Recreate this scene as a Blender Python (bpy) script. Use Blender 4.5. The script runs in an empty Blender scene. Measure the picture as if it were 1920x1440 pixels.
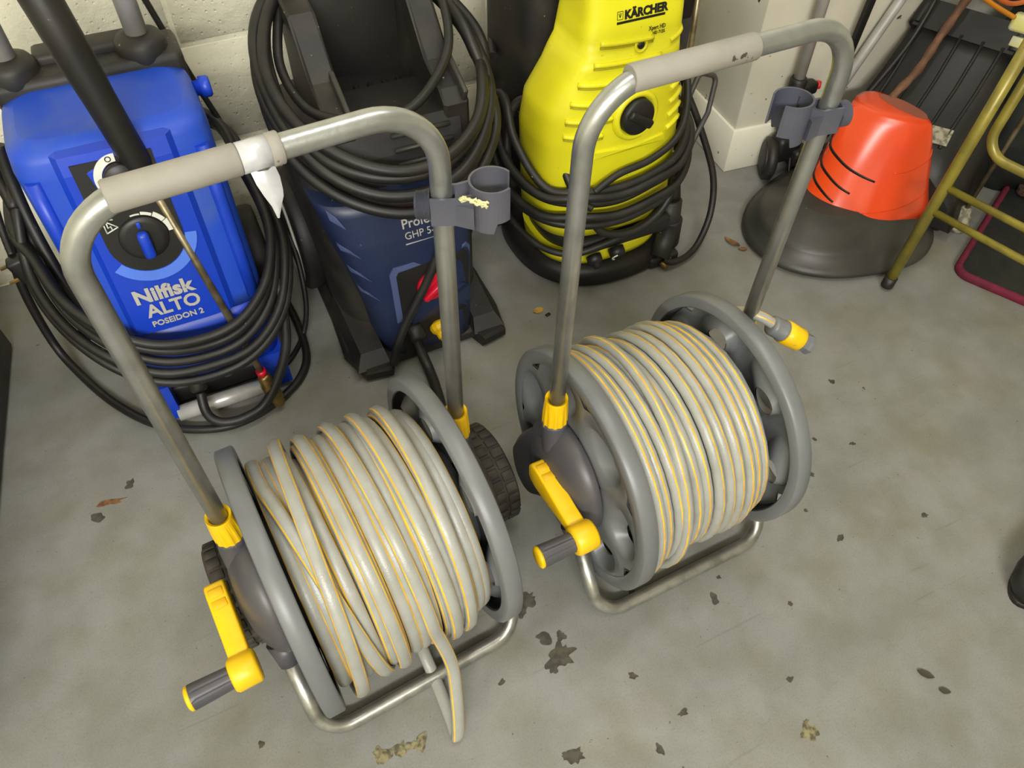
import bpy, bmesh, math, random
from math import pi, sin, cos, radians as R
from mathutils import Vector as V, Matrix as M
from mathutils.geometry import tessellate_polygon

random.seed(7)
C = bpy.context.scene.collection
SC = bpy.context.scene

# ------------------------------------------------------------------ camera, world, lights
cam = bpy.data.cameras.new('camera')
cam.sensor_fit = 'HORIZONTAL'; cam.sensor_width = 36.0
cam.lens = 36.0 * 1430.73 / 1920.0
cam.clip_start = 0.02
co = bpy.data.objects.new('camera', cam); C.objects.link(co)
_rt = V((0.9021, -0.4315, 0.0110)); _up = V((0.3268, 0.6995, 0.6356)); _fw = V((0.2819, 0.5697, -0.7720))
_rt.normalize(); _up = (_up - _rt * _up.dot(_rt)).normalized(); _bk = _rt.cross(_up)
co.matrix_world = M(((_rt.x, _up.x, _bk.x, 0), (_rt.y, _up.y, _bk.y, 0), (_rt.z, _up.z, _bk.z, 1.215), (0, 0, 0, 1)))
SC.camera = co

w = bpy.data.worlds.new('world'); SC.world = w; w.use_nodes = True
bg = w.node_tree.nodes['Background']
bg.inputs['Color'].default_value = (1.0, 0.94, 0.80, 1); bg.inputs['Strength'].default_value = 0.30

def area(name, loc, rot, sx, sy, power, col=(1.0, 0.985, 0.955)):
    l = bpy.data.lights.new(name, 'AREA'); l.shape = 'RECTANGLE'; l.size = sx; l.size_y = sy; l.energy = power; l.color = col
    o = bpy.data.objects.new(name, l); C.objects.link(o); o.location = loc; o.rotation_euler = rot
    return o
area('ceiling_lamp_light', (0.55, 0.50, 2.44), (0, 0, R(25)), 1.5, 0.16, 15)
area('wall_lamp_light', (-0.75, -1.75, 2.10), (R(60), 0, R(-14)), 1.5, 0.22, 95)
SC.view_settings.view_transform = 'Standard'; SC.view_settings.look = 'None'
SC.view_settings.gamma = 1.0; SC.view_settings.use_curve_mapping = False
SC.view_settings.exposure = 0.0

# ------------------------------------------------------------------ materials
def lin(c):
    def f(v):
        v /= 255.0
        return v / 12.92 if v <= 0.04045 else ((v + 0.055) / 1.055) ** 2.4
    return (f(c[0]), f(c[1]), f(c[2]), 1)

def mat(name, c, rough=0.5, metal=0.0, c2=None, ns=8.0, lo=0.4, hi=0.6, spots=None, bump=0.0, bs=60.0, spec=0.5, detail=4.0, coat=0.0):
    """c = base colour; c2 = second colour mixed in by noise; spots = (colour, scale, threshold) small flecks of dirt"""
    m = bpy.data.materials.new(name); m.use_nodes = True
    nt = m.node_tree; N = nt.nodes; L = nt.links; b = N['Principled BSDF']
    b.inputs['Roughness'].default_value = rough; b.inputs['Metallic'].default_value = metal
    b.inputs['Specular IOR Level'].default_value = spec
    if coat: b.inputs['Coat Weight'].default_value = coat; b.inputs['Coat Roughness'].default_value = 0.15
    b.inputs['Base Color'].default_value = lin(c)
    tc = N.new('ShaderNodeTexCoord'); out = None
    if c2:
        n = N.new('ShaderNodeTexNoise'); n.inputs['Scale'].default_value = ns; n.inputs['Detail'].default_value = detail
        L.new(tc.outputs['Object'], n.inputs['Vector'])
        r = N.new('ShaderNodeValToRGB'); r.color_ramp.elements[0].position = lo; r.color_ramp.elements[1].position = hi
        r.color_ramp.elements[0].color = lin(c); r.color_ramp.elements[1].color = lin(c2)
        L.new(n.outputs['Fac'], r.inputs['Fac']); out = r.outputs['Color']
    if spots:
        n = N.new('ShaderNodeTexNoise'); n.inputs['Scale'].default_value = spots[1]; n.inputs['Detail'].default_value = 3
        L.new(tc.outputs['Object'], n.inputs['Vector'])
        r = N.new('ShaderNodeValToRGB'); r.color_ramp.elements[0].position = spots[2]; r.color_ramp.elements[1].position = spots[2] + 0.03
        r.color_ramp.elements[0].color = (0, 0, 0, 1); r.color_ramp.elements[1].color = (1, 1, 1, 1)
        L.new(n.outputs['Fac'], r.inputs['Fac'])
        x = N.new('ShaderNodeMix'); x.data_type = 'RGBA'
        L.new(r.outputs['Color'], x.inputs['Factor'])
        if out: L.new(out, x.inputs['A'])
        else: x.inputs['A'].default_value = lin(c)
        x.inputs['B'].default_value = lin(spots[0]); out = x.outputs['Result']
    if out: L.new(out, b.inputs['Base Color'])
    if bump:
        n = N.new('ShaderNodeTexNoise'); n.inputs['Scale'].default_value = bs; n.inputs['Detail'].default_value = 5
        L.new(tc.outputs['Object'], n.inputs['Vector'])
        k = N.new('ShaderNodeBump'); k.inputs['Strength'].default_value = bump; k.inputs['Distance'].default_value = 0.004
        L.new(n.outputs['Fac'], k.inputs['Height']); L.new(k.outputs['Normal'], b.inputs['Normal'])
    return m

def floor_mat():
    m = bpy.data.materials.new('painted concrete'); m.use_nodes = True
    nt = m.node_tree; N = nt.nodes; L = nt.links; b = N['Principled BSDF']
    b.inputs['Roughness'].default_value = 0.5; b.inputs['Specular IOR Level'].default_value = 0.35
    tc = N.new('ShaderNodeTexCoord')
    def noise(sc, det, lo, hi, a, c):
        n = N.new('ShaderNodeTexNoise'); n.inputs['Scale'].default_value = sc; n.inputs['Detail'].default_value = det
        L.new(tc.outputs['Object'], n.inputs['Vector'])
        r = N.new('ShaderNodeValToRGB'); r.color_ramp.elements[0].position = lo; r.color_ramp.elements[1].position = hi
        r.color_ramp.elements[0].color = a; r.color_ramp.elements[1].color = c
        L.new(n.outputs['Fac'], r.inputs['Fac']); return r.outputs['Color']
    one = (1, 1, 1, 1)
    base = noise(3.2, 6, 0.35, 0.66, lin((130, 131, 126)), lin((142, 142, 136)))
    def mul(a, fac, c, mode='MULTIPLY'):
        x = N.new('ShaderNodeMix'); x.data_type = 'RGBA'; x.blend_type = mode
        x.inputs['Factor'].default_value = fac; L.new(a, x.inputs['A']); L.new(c, x.inputs['B']); return x.outputs['Result']
    base = mul(base, 0.75, noise(14, 6, 0.36, 0.64, (0.80, 0.79, 0.73, 1), one))
    base = mul(base, 0.55, noise(7.5, 5, 0.52, 0.70, one, (0.86, 0.82, 0.62, 1)))
    base = mul(base, 0.35, noise(6.3, 4, 0.55, 0.72, one, (0.90, 0.80, 0.80, 1)))
    base = mul(base, 0.55, noise(330, 2, 0.30, 0.55, (0.80, 0.80, 0.80, 1), one))
    base = mul(base, 1.0, noise(46, 4, 0.735, 0.755, one, (0.34, 0.32, 0.29, 1)))
    base = mul(base, 0.8, noise(135, 3, 0.715, 0.74, one, (0.36, 0.34, 0.31, 1)))
    # thin scuffs
    mp = N.new('ShaderNodeMapping'); mp.inputs['Rotation'].default_value = (0, 0, R(38)); mp.inputs['Scale'].default_value = (3.0, 60.0, 1)
    L.new(tc.outputs['Object'], mp.inputs['Vector'])
    n = N.new('ShaderNodeTexNoise'); n.inputs['Scale'].default_value = 1.4; n.inputs['Detail'].default_value = 3; L.new(mp.outputs['Vector'], n.inputs['Vector'])
    r = N.new('ShaderNodeValToRGB'); r.color_ramp.elements[0].position = 0.68; r.color_ramp.elements[1].position = 0.72
    r.color_ramp.elements[0].color = one; r.color_ramp.elements[1].color = (0.82, 0.81, 0.78, 1)
    L.new(n.outputs['Fac'], r.inputs['Fac']); base = mul(base, 0.6, r.outputs['Color'])
    L.new(base, b.inputs['Base Color'])
    n2 = N.new('ShaderNodeTexNoise'); n2.inputs['Scale'].default_value = 70; n2.inputs['Detail'].default_value = 4; L.new(tc.outputs['Object'], n2.inputs['Vector'])
    k = N.new('ShaderNodeBump'); k.inputs['Strength'].default_value = 0.08; k.inputs['Distance'].default_value = 0.003
    L.new(n2.outputs['Fac'], k.inputs['Height']); L.new(k.outputs['Normal'], b.inputs['Normal'])
    return m

def wall_mat():
    m = mat('cream masonry paint', (238, 234, 210), 0.6, c2=(228, 223, 198), ns=6, lo=.35, hi=.65, spec=.3)
    nt = m.node_tree; N = nt.nodes; L = nt.links; b = N['Principled BSDF']
    tc = N.new('ShaderNodeTexCoord')
    a = N.new('ShaderNodeTexNoise'); a.inputs['Scale'].default_value = 45; a.inputs['Detail'].default_value = 8; a.inputs['Roughness'].default_value = 0.65
    v = N.new('ShaderNodeTexVoronoi'); v.inputs['Scale'].default_value = 75; v.inputs['Randomness'].default_value = 1.0
    L.new(tc.outputs['Object'], a.inputs['Vector']); L.new(tc.outputs['Object'], v.inputs['Vector'])
    r = N.new('ShaderNodeValToRGB'); r.color_ramp.elements[0].position = 0.05; r.color_ramp.elements[1].position = 0.22
    L.new(v.outputs['Distance'], r.inputs['Fac'])
    x = N.new('ShaderNodeMath'); x.operation = 'MULTIPLY_ADD'; x.inputs[1].default_value = 0.45
    L.new(r.outputs['Color'], x.inputs[0]); L.new(a.outputs['Fac'], x.inputs[2])
    k = N.new('ShaderNodeBump'); k.inputs['Strength'].default_value = 0.55; k.inputs['Distance'].default_value = 0.006
    L.new(x.outputs[0], k.inputs['Height']); L.new(k.outputs['Normal'], b.inputs['Normal'])
    return m

DUST = (120, 112, 92)
MT = dict(
    floor=floor_mat(), wall=wall_mat(),
    pillar=mat('gloss cream paint', (226, 222, 204), 0.4, c2=(216, 211, 192), ns=5, spots=((70, 62, 50), 38, .70), spec=.4),
    ceiling=mat('white ceiling paint', (225, 222, 210), 0.8),
    galv=mat('galvanised tube', (178, 180, 176), 0.34, 0.8, c2=(150, 152, 148), ns=22, lo=.4, hi=.7, bump=.06, bs=160),
    rail=mat('worn galvanised tube', (178, 178, 172), 0.30, 0.8, c2=(136, 136, 128), ns=30, lo=.45, hi=.7, bump=.05, bs=160),
    grip=mat('beige foam sleeve', (146, 141, 131), 0.7, c2=(136, 131, 120), ns=18, spots=((70, 62, 46), 60, .72)),
    tape=mat('silver tape', (206, 207, 208), 0.3, 0.25, c2=(186, 187, 190), ns=40),
    flange=mat('mid grey plastic', (113, 115, 116), 0.40, c2=(105, 107, 108), ns=9, spots=((168, 168, 160), 180, .76)),
    hub=mat('slate grey plastic', (68, 68, 74), 0.42, c2=(78, 76, 77), ns=9, spots=((120, 112, 100), 150, .74)),
    clip=mat('blue grey plastic', (72, 74, 86), 0.4, c2=(82, 82, 90), ns=12),
    hy=mat('yellow plastic', (240, 194, 10), 0.42, c2=(232, 184, 14), ns=14, spots=((96, 78, 20), 110, .73)),
    hose=mat('grey woven hose', (158, 158, 151), 0.34, c2=(147, 147, 139), ns=26, lo=.4, hi=.7, bump=.12, bs=420, spots=((110, 100, 80), 50, .76)),
    stripe=mat('amber stripe', (236, 186, 40), 0.4, c2=(216, 160, 34), ns=30),
    tyre=mat('dusty tyre', (46, 43, 38), 0.8, c2=(72, 66, 56), ns=26, lo=.4, hi=.7),
    blue=mat('royal blue plastic', (18, 60, 188), 0.4, c2=(26, 64, 182), ns=9, spots=((150, 150, 150), 120, .78)),
    bluel=mat('dusty blue plastic', (28, 72, 188), 0.5, c2=(66, 92, 164), ns=11, lo=.5, hi=.75),
    bluep=mat('pale blue print', (84, 124, 226), 0.45),
    black=mat('black plastic', (22, 21, 20), 0.5, c2=(34, 32, 28), ns=9, lo=.45, hi=.7, spots=(DUST, 130, .74)),
    dusty=mat('dusty black plastic', (28, 27, 25), 0.55, c2=(52, 48, 40), ns=14, lo=.45, hi=.75, spots=((150, 142, 116), 120, .72)),
    rubber=mat('black rubber hose', (26, 25, 23), 0.5, c2=(38, 36, 32), ns=22, lo=.42, hi=.7, spots=((128, 118, 88), 90, .755)),
    panel=mat('black control panel', (30, 29, 28), 0.45),
    white=mat('white print', (214, 216, 204), 0.5),
    silver=mat('silver print', (178, 176, 170), 0.4),
    alu=mat('brushed aluminium', (214, 213, 208), 0.32, 0.35, c2=(196, 194, 188), ns=30),
    tubeg=mat('matt grey tube', (168, 165, 158), 0.5, 0.1, c2=(150, 147, 140), ns=16),
    steel=mat('tarnished steel pipe', (150, 138, 112), 0.4, 0.7, c2=(110, 98, 74), ns=30),
    brass=mat('dull brass', (140, 116, 66), 0.35, 0.8, c2=(104, 86, 52), ns=40),
    navy=mat('navy plastic', (25, 37, 70), 0.42, c2=(36, 46, 74), ns=7, lo=.4, hi=.7, spots=((104, 94, 84), 95, .735)),
    navyl=mat('light navy trim', (74, 86, 124), 0.45),
    red=mat('red plastic', (196, 14, 44), 0.35),
    redp=mat('red print', (200, 40, 40), 0.5),
    ky=mat('lemon yellow plastic', (226, 220, 30), 0.42, c2=(218, 208, 34), ns=8, lo=.4, hi=.7, spots=((92, 84, 24), 85, .735)),
    blackp=mat('black print', (22, 20, 18), 0.5),
    orange=mat('glossy orange plastic', (226, 74, 26), 0.2, c2=(214, 66, 28), ns=6, coat=.4),
    notch_shade=mat('shadowed plastic cavity', (150, 84, 66), 0.6),  # dulled orange that stands for shade in the mower cover's hollow
    hood=mat('worn charcoal plastic', (48, 48, 44), 0.45, c2=(62, 61, 54), ns=12, lo=.45, hi=.75, spots=((120, 112, 92), 140, .75)),
    olive=mat('olive gold paint', (146, 134, 54), 0.35, 0.15, c2=(126, 114, 48), ns=24, spots=((84, 68, 40), 60, .72)),
    maroon=mat('maroon fabric edge', (112, 16, 48), 0.8, c2=(92, 14, 40), ns=60),
    matt=mat('black vinyl', (28, 30, 28), 0.5, c2=(38, 40, 38), ns=30, bump=.2, bs=90),
    coir=mat('brown coir', (76, 56, 40), 0.95, c2=(48, 34, 26), ns=130, bump=.8, bs=200),
    wood=mat('brown stick bark', (92, 62, 44), 0.7, c2=(120, 84, 60), ns=40, lo=.45, hi=.7),
    label=mat('worn sticker', (176, 172, 150), 0.6, c2=(110, 104, 88), ns=60, lo=.45, hi=.6),
    leafy=mat('dry leaf', (190, 150, 66), 0.7, c2=(150, 108, 44), ns=60),
    leafb=mat('brown leaf', (92, 62, 36), 0.8, c2=(130, 92, 56), ns=90),
    leafd=mat('dark leaf', (62, 58, 44), 0.7),
    patch=mat('bare concrete chip', (62, 60, 52), 0.9, c2=(82, 78, 66), ns=70),
    plaster=mat('flaked filler', (140, 132, 96), 0.9, c2=(84, 78, 60), ns=110),
    cordo=mat('orange cable', (224, 140, 30), 0.45),
    plug=mat('pale yellow plastic', (206, 202, 120), 0.5, c2=(200, 200, 180), ns=30),
    frond=mat('pale fibres', (206, 202, 150), 0.8),
    shoe=mat('black shoe leather', (30, 28, 28), 0.45, c2=(36, 48, 36), ns=24, lo=.5, hi=.7),
    lamp=None,
    tubel=mat('pale grey tube', (172, 170, 164), 0.45, 0.1, c2=(156, 154, 148), ns=16),
    kyshade=mat('shaded lemon plastic', (176, 164, 22), 0.5),  # deeper yellow standing for shade under the cover ribs
    tubed=mat('dark grey tube', (66, 64, 62), 0.5),
    hoodd=mat('dark charcoal lid', (27, 27, 26), 0.5, c2=(38, 37, 34), ns=9, lo=.45, hi=.75, spots=((104, 98, 80), 120, .75)),
    redb=mat('red button', (200, 30, 30), 0.4),
    cordr=mat('deep orange cable', (206, 100, 36), 0.45),
)

# ------------------------------------------------------------------ mesh builder
class MB:
    def __init__(s): s.bm = bmesh.new(); s.X = M()
    def add(s, vs, fs, m=0, smooth=True):
        bv = [s.bm.verts.new(s.X @ V(v)) for v in vs]
        for f in fs:
            try: q = s.bm.faces.new([bv[i] for i in f])
            except ValueError: continue
            q.material_index = m; q.smooth = smooth
        return bv
    def rings(s, rs, m=0, closed=False, caps=True, smooth=True, capm=None):
        n = len(rs[0]); k = len(rs); vs = [p for r in rs for p in r]; fs = []
        for i in range(k if closed else k - 1):
            a = i * n; b = ((i + 1) % k) * n
            for j in range(n): fs.append((a + j, a + (j + 1) % n, b + (j + 1) % n, b + j))
        bv = s.add(vs, fs, m, smooth)
        if caps and not closed:
            for q in (bv[:n][::-1], bv[-n:]):
                try:
                    f = s.bm.faces.new(q); f.material_index = m if capm is None else capm; f.smooth = False
                except ValueError: pass
        return s
    def tube(s, pts, r, n=12, closed=False, caps=True, m=0, ry=None, up=None):
        pts = [V(p) for p in pts]; k = len(pts)
        rad = r if isinstance(r, (list, tuple)) else [r] * k
        T = []
        for i in range(k):
            if closed: t = pts[(i + 1) % k] - pts[i - 1]
            else: t = pts[min(i + 1, k - 1)] - pts[max(i - 1, 0)]
            T.append(t.normalized() if t.length > 1e-9 else V((0, 0, 1)))
        u = V(up) if up else (V((0, 0, 1)) if abs(T[0].z) < .9 else V((1, 0, 0)))
        u = (u - T[0] * u.dot(T[0])).normalized(); rs = []
        for i in range(k):
            if i: 
                u = u - T[i] * u.dot(T[i]); u.normalize()
            b = T[i].cross(u); a = rad[i]; c = a if ry is None else ry
            rs.append([pts[i] + u * (a * cos(2 * pi * j / n)) + b * (c * sin(2 * pi * j / n)) for j in range(n)])
        return s.rings(rs, m, closed, caps)
    def lathe(s, prof, o=(0, 0, 0), ax=(0, 0, 1), n=32, m=0, smooth=True, caps=True, a0=0, a1=2 * pi):
        o = V(o); ax = V(ax).normalized(); u = V((1, 0, 0)) if abs(ax.x) < .8 else V((0, 1, 0))
        u = (u - ax * u.dot(ax)).normalized(); b = ax.cross(u)
        rs = [[o + ax * h + (u * cos(2 * pi * j / n) + b * sin(2 * pi * j / n)) * max(r, 1e-5) for j in range(n)] for r, h in prof]
        return s.rings(rs, m, False, caps, smooth)
    def box(s, c, d, rot=None, bev=0.0, m=0, seg=2):
        t = bmesh.new(); bmesh.ops.create_cube(t, size=1.0)
        for v in t.verts: v.co = V((v.co.x * d[0], v.co.y * d[1], v.co.z * d[2]))
        if bev: bmesh.ops.bevel(t, geom=t.edges[:] , offset=bev, segments=seg, affect='EDGES', profile=.5)
        q = (M.Rotation(0, 3, 'X') if rot is None else rot)
        q = q.to_matrix() if hasattr(q, 'to_matrix') else q
        t.verts.ensure_lookup_table(); t.verts.index_update()
        vs = [V(c) + q @ v.co for v in t.verts]; fs = [[v.index for v in f.verts] for f in t.faces]
        t.free(); s.add(vs, fs, m, bool(bev)); return s
    def prism(s, poly, o, u, v, depth, m=0, smooth=False, bev=0.0):
        """poly of (a,b) in plane o+u*a+v*b, extruded along u x v by depth (centred outward)"""
        o, u, v = V(o), V(u).normalized(), V(v).normalized(); w_ = u.cross(v)
        n = len(poly)
        if bev:
            cx = sum(p[0] for p in poly) / n; cy = sum(p[1] for p in poly) / n
            def ins(p):
                d = math.hypot(p[0] - cx, p[1] - cy) or 1; k = max(0, 1 - bev / d); return (cx + (p[0] - cx) * k, cy + (p[1] - cy) * k)
            L = [([ins(p) for p in poly], 0), (poly, bev), (poly, depth - bev), ([ins(p) for p in poly], depth)]
        else: L = [(poly, 0), (poly, depth)]
        return s.rings([[o + u * p[0] + v * p[1] + w_ * h for p in P] for P, h in L], m, False, True, smooth)
    def done(s, name, mats, parent=None, world=True):
        bmesh.ops.recalc_face_normals(s.bm, faces=s.bm.faces[:])
        me = bpy.data.meshes.new(name)
        if parent is not None and world:
            p = parent
            X = M()
            while p is not None: X = M.Translation(p.location) @ M.Rotation(p.rotation_euler.z, 4, 'Z') @ X; p = p.parent
            s.bm.transform(X.inverted())
        s.bm.to_mesh(me); s.bm.free()
        for q in (mats if isinstance(mats, (list, tuple)) else [mats]): me.materials.append(MT[q] if isinstance(q, str) else q)
        o = bpy.data.objects.new(name, me); C.objects.link(o)
        if parent is not None: o.parent = parent
        return o

def tag(o, label=None, cat=None, group=None, kind=None):
    if label: o['label'] = label
    if cat: o['category'] = cat
    if group: o['group'] = group
    if kind: o['kind'] = kind
    return o
def thing(name, loc, rz, label, cat, group=None):
    o = bpy.data.objects.new(name, None); C.objects.link(o); o.location = loc; o.rotation_euler = (0, 0, rz)
    o.empty_display_size = .05
    return tag(o, label, cat, group)
def crv(P, k=8, closed=False):
    P = [V(p) for p in P]; n = len(P); out = []
    for i in range(n if closed else n - 1):
        if closed: a, b, c, d = P[i - 1], P[i], P[(i + 1) % n], P[(i + 2) % n]
        else: a, b, c, d = P[max(i - 1, 0)], P[i], P[i + 1], P[min(i + 2, n - 1)]
        for j in range(k):
            t = j / k; out.append(.5 * ((2 * b) + (c - a) * t + (2 * a - 5 * b + 4 * c - d) * t * t + (3 * b - a - 3 * c + d) * t ** 3))
    if not closed: out.append(P[-1])
    return out
def fillet(P, r, k=8):
    P = [V(p) for p in P]; out = [P[0]]
    rr = r if isinstance(r, (list, tuple)) else [r] * (len(P) - 2)
    for i in range(1, len(P) - 1):
        a = (P[i - 1] - P[i]); b = (P[i + 1] - P[i]); d = min(rr[i - 1] , a.length * .49, b.length * .49)
        a.normalize(); b.normalize(); th = a.angle(b); d2 = min(rr[i - 1] / math.tan(th / 2), (P[i - 1] - P[i]).length * .95, (P[i + 1] - P[i]).length * .95)
        rad = d2 * math.tan(th / 2); bis = (a + b).normalized(); c = P[i] + bis * (rad / sin(th / 2))
        s0 = P[i] + a * d2 - c; s1 = P[i] + b * d2 - c; ang = s0.angle(s1); ax = s0.cross(s1).normalized()
        for j in range(k + 1): out.append(c + M.Rotation(ang * j / k, 3, ax) @ s0)
    out.append(P[-1]); return out
def sup(cx, cy, z, rx, ry, e=4.0, n=48, ry2=None):
    """super-ellipse ring; ry for the -y half, ry2 for the +y half"""
    P = []
    for j in range(n):
        t = 2 * pi * j / n; c, s_ = cos(t), sin(t)
        a = abs(c) ** (2 / e) * (1 if c >= 0 else -1); b = abs(s_) ** (2 / e) * (1 if s_ >= 0 else -1)
        P.append(V((cx + rx * a, cy + (ry if s_ < 0 or ry2 is None else ry2) * b, z)))
    return P
def text(body, name, loc, rot, size, material, parent, ext=.0005, bold=0.0, align='LEFT', sx=1.0):
    cu = bpy.data.curves.new(name, 'FONT'); cu.body = body; cu.size = size; cu.extrude = ext; cu.offset = bold; cu.align_x = align
    cu.resolution_u = 3
    cu.materials.append(MT[material]); o = bpy.data.objects.new(name, cu); C.objects.link(o)
    X = M.Translation(V(loc)) @ rot.to_4x4() @ M.Diagonal((sx, 1, 1, 1))
    if parent is not None:
        p = parent; Y = M()
        while p is not None: Y = M.Translation(p.location) @ M.Rotation(p.rotation_euler.z, 4, 'Z') @ Y; p = p.parent
        X = Y.inverted() @ X; o.parent = parent
    dg = bpy.context.evaluated_depsgraph_get()
    me = bpy.data.meshes.new_from_object(o.evaluated_get(dg)); me.name = name
    if not me.materials: me.materials.append(MT[material])
    bpy.data.objects.remove(o); bpy.data.curves.remove(cu)
    me.transform(X); o = bpy.data.objects.new(name, me); C.objects.link(o); o.parent = parent
    return o
def face_rot(tilt=0.0, yaw=0.0, roll=0.0):
    """upright text frame facing -Y, leaning back by tilt, turned by yaw about Z, rolled in its own plane"""
    return M.Rotation(yaw, 3, 'Z') @ M.Rotation(pi / 2 - tilt, 3, 'X') @ M.Rotation(roll, 3, 'Z')

# ------------------------------------------------------------------ room
WY = 1.648
b = MB(); b.box((0.9, 0.35, -0.03), (5.4, 5.0, 0.06)); fl = tag(b.done('floor', 'floor'), kind='structure')
b = MB(); b.box((0.9, WY + .0715, 1.25), (5.4, .14, 2.5)); wb = tag(b.done('wall_back', 'wall'), kind='structure')
for nm, c, d in (('wall_left', (-1.83, .35, 1.25), (.06, 5.0, 2.5)), ('wall_right', (3.63, .35, 1.25), (.06, 5.0, 2.5)), ('wall_front', (.9, -2.18, 1.25), (5.4, .06, 2.5))):
    b = MB(); b.box(c, d); tag(b.done(nm, 'wall'), kind='structure')
b = MB(); b.box((0.9, 0.35, 2.53), (5.4, 5.0, .06)); tag(b.done('ceiling', 'ceiling'), kind='structure')
def block_mesh(L):
    b = MB(); b.box((0, 0, 0), (L, .012, .218), bev=.0035, seg=1); o = b.done('block', 'wall'); o.parent = wb; return o
full = block_mesh(.443)
first = True
for r in range(11):
    x = -1.75 + (0 if r % 2 else .225)
    while x < 3.5:
        o = full if first else full.copy()
        if not first: C.objects.link(o); o.parent = wb
        first = False
        o.location = (x, WY + .0055 + random.uniform(-.0004, .0004), .1125 + .225 * r)
        x += .45
# boxed pillar with its skirting
pl = M.Translation((1.2753, 1.32, 0)) @ M.Rotation(-.1056, 4, 'Z')
b = MB(); b.X = pl; b.box((.62 + .006, .17 + .006, 1.25), (1.24, .34, 2.5), bev=.003, seg=1); pil = tag(b.done('wall_boxing', 'pillar'), kind='structure')
b = MB(); b.X = pl; b.box((.62 + .003, .17 + .003, .062), (1.246, .346, .124), bev=.003, seg=1); tag(b.done('baseboard_boxing', 'pillar'), kind='structure')
# ceiling fluorescent fittings (out of frame)
lampm = bpy.data.materials.new('fluorescent diffuser'); lampm.use_nodes = True
_p = lampm.node_tree.nodes['Principled BSDF']; _p.inputs['Emission Color'].default_value = (1, .95, .82, 1); _p.inputs['Emission Strength'].default_value = 3.0
MT['lamp'] = lampm
for (x, y, z, rx, rz), lb in (((.55, .50, 2.5, 0, 25), 'long ceiling strip lamp above the rear reel'), ((-.75, -1.83, 2.14, 60, -14), 'long strip lamp high on the wall behind the camera')):
    t = thing('strip_lamp', (x, y, z), 0, lb, 'lamp')
    q = M.Rotation(R(rz), 4, 'Z') @ M.Rotation(R(rx), 4, 'X')
    b = MB(); b.X = q; b.box((0, 0, -.005), (1.56, .10, .024), bev=.004); b.done('lamp_body', 'ceiling', t, False)
    b = MB(); b.X = q; b.tube([(-.74, 0, -.030), (.74, 0, -.030)], .013, 12); b.done('lamp_tube', 'lamp', t, False)

# floor wear: bare chips in the paint
def blob(cx, cy, r, n=11, sq=1.0, rot=0.0, jag=.40):
    P = []; n = int(n * 1.7)
    for j in range(n):
        a = 2 * pi * j / n; q = r * random.uniform(1 - jag, 1 + jag * .6)
        x, y = q * cos(a) * sq, q * sin(a); P.append((cx + x * cos(rot) - y * sin(rot), cy + x * sin(rot) + y * cos(rot)))
    return P
def chip(parts, m='patch', name='paint_chip'):
    b = MB()
    for P in parts:
        P = [(p.x, p.y) for p in crv([V((x, y, 0)) for x, y in P], 2, True)]
        b.prism(P, (0, 0, -.0005), (1, 0, 0), (0, 1, 0), .0009 + .0002 * len(b.bm.faces) ** .25)
    o = b.done(name, m); o.parent = fl; return o
chip([blob(.271, .357, .021, 14, 1.25, .4), blob(.287, .385, .008), blob(.252, .345, .008), blob(.262, .392, .009, 9, 1.6, -.7)])
chip([blob(.262, .462, .013, 12, 1.5, .3), blob(.247, .450, .011, 9, 1.0, 1.1)])
chip([blob(.222, .216, .012, 11, 1.2), blob(.209, .223, .006)])
for x, y, r in ((.43, .40, .005), (.47, .46, .006), (.55, .33, .007), (.58, .36, .004), (.36, .28, .005), (.62, .44, .005), (.80, .40, .004), (.82, .33, .005), (.17, .36, .005), (-.19, .43, .005), (-.21, .39, .004), (-.30, .98, .008), (-.36, .93, .009), (.86, .46, .006), (.92, .52, .004), (.99, .30, .005), (.40, .20, .005), (.34, .17, .006), (.58, .17, .004), (.66, .27, .004), (.98, .48, .004), (1.05, .62, .006)):
    chip([blob(x, y, r, 8, random.uniform(1, 1.8), random.uniform(0, 3))])
chip([blob(-.026, .338, .009, 10, 1, .3), blob(-.008, .336, .009, 10, 1.4, .2), blob(.010, .333, .007, 9, 1.3, -.3), blob(.024, .331, .009, 9, 1.5, .8), blob(-.037, .342, .013, 11, .8, .2)], 'plaster', 'flaked_patch')
chip([blob(.556, .094, .013, 11, 1.1, .3), blob(.561, .106, .006)], 'plaster', 'flaked_patch')
chip([blob(-.335, .955, .007, 9, 3.2, -.1)], 'leafb', 'rust_mark')

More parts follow.
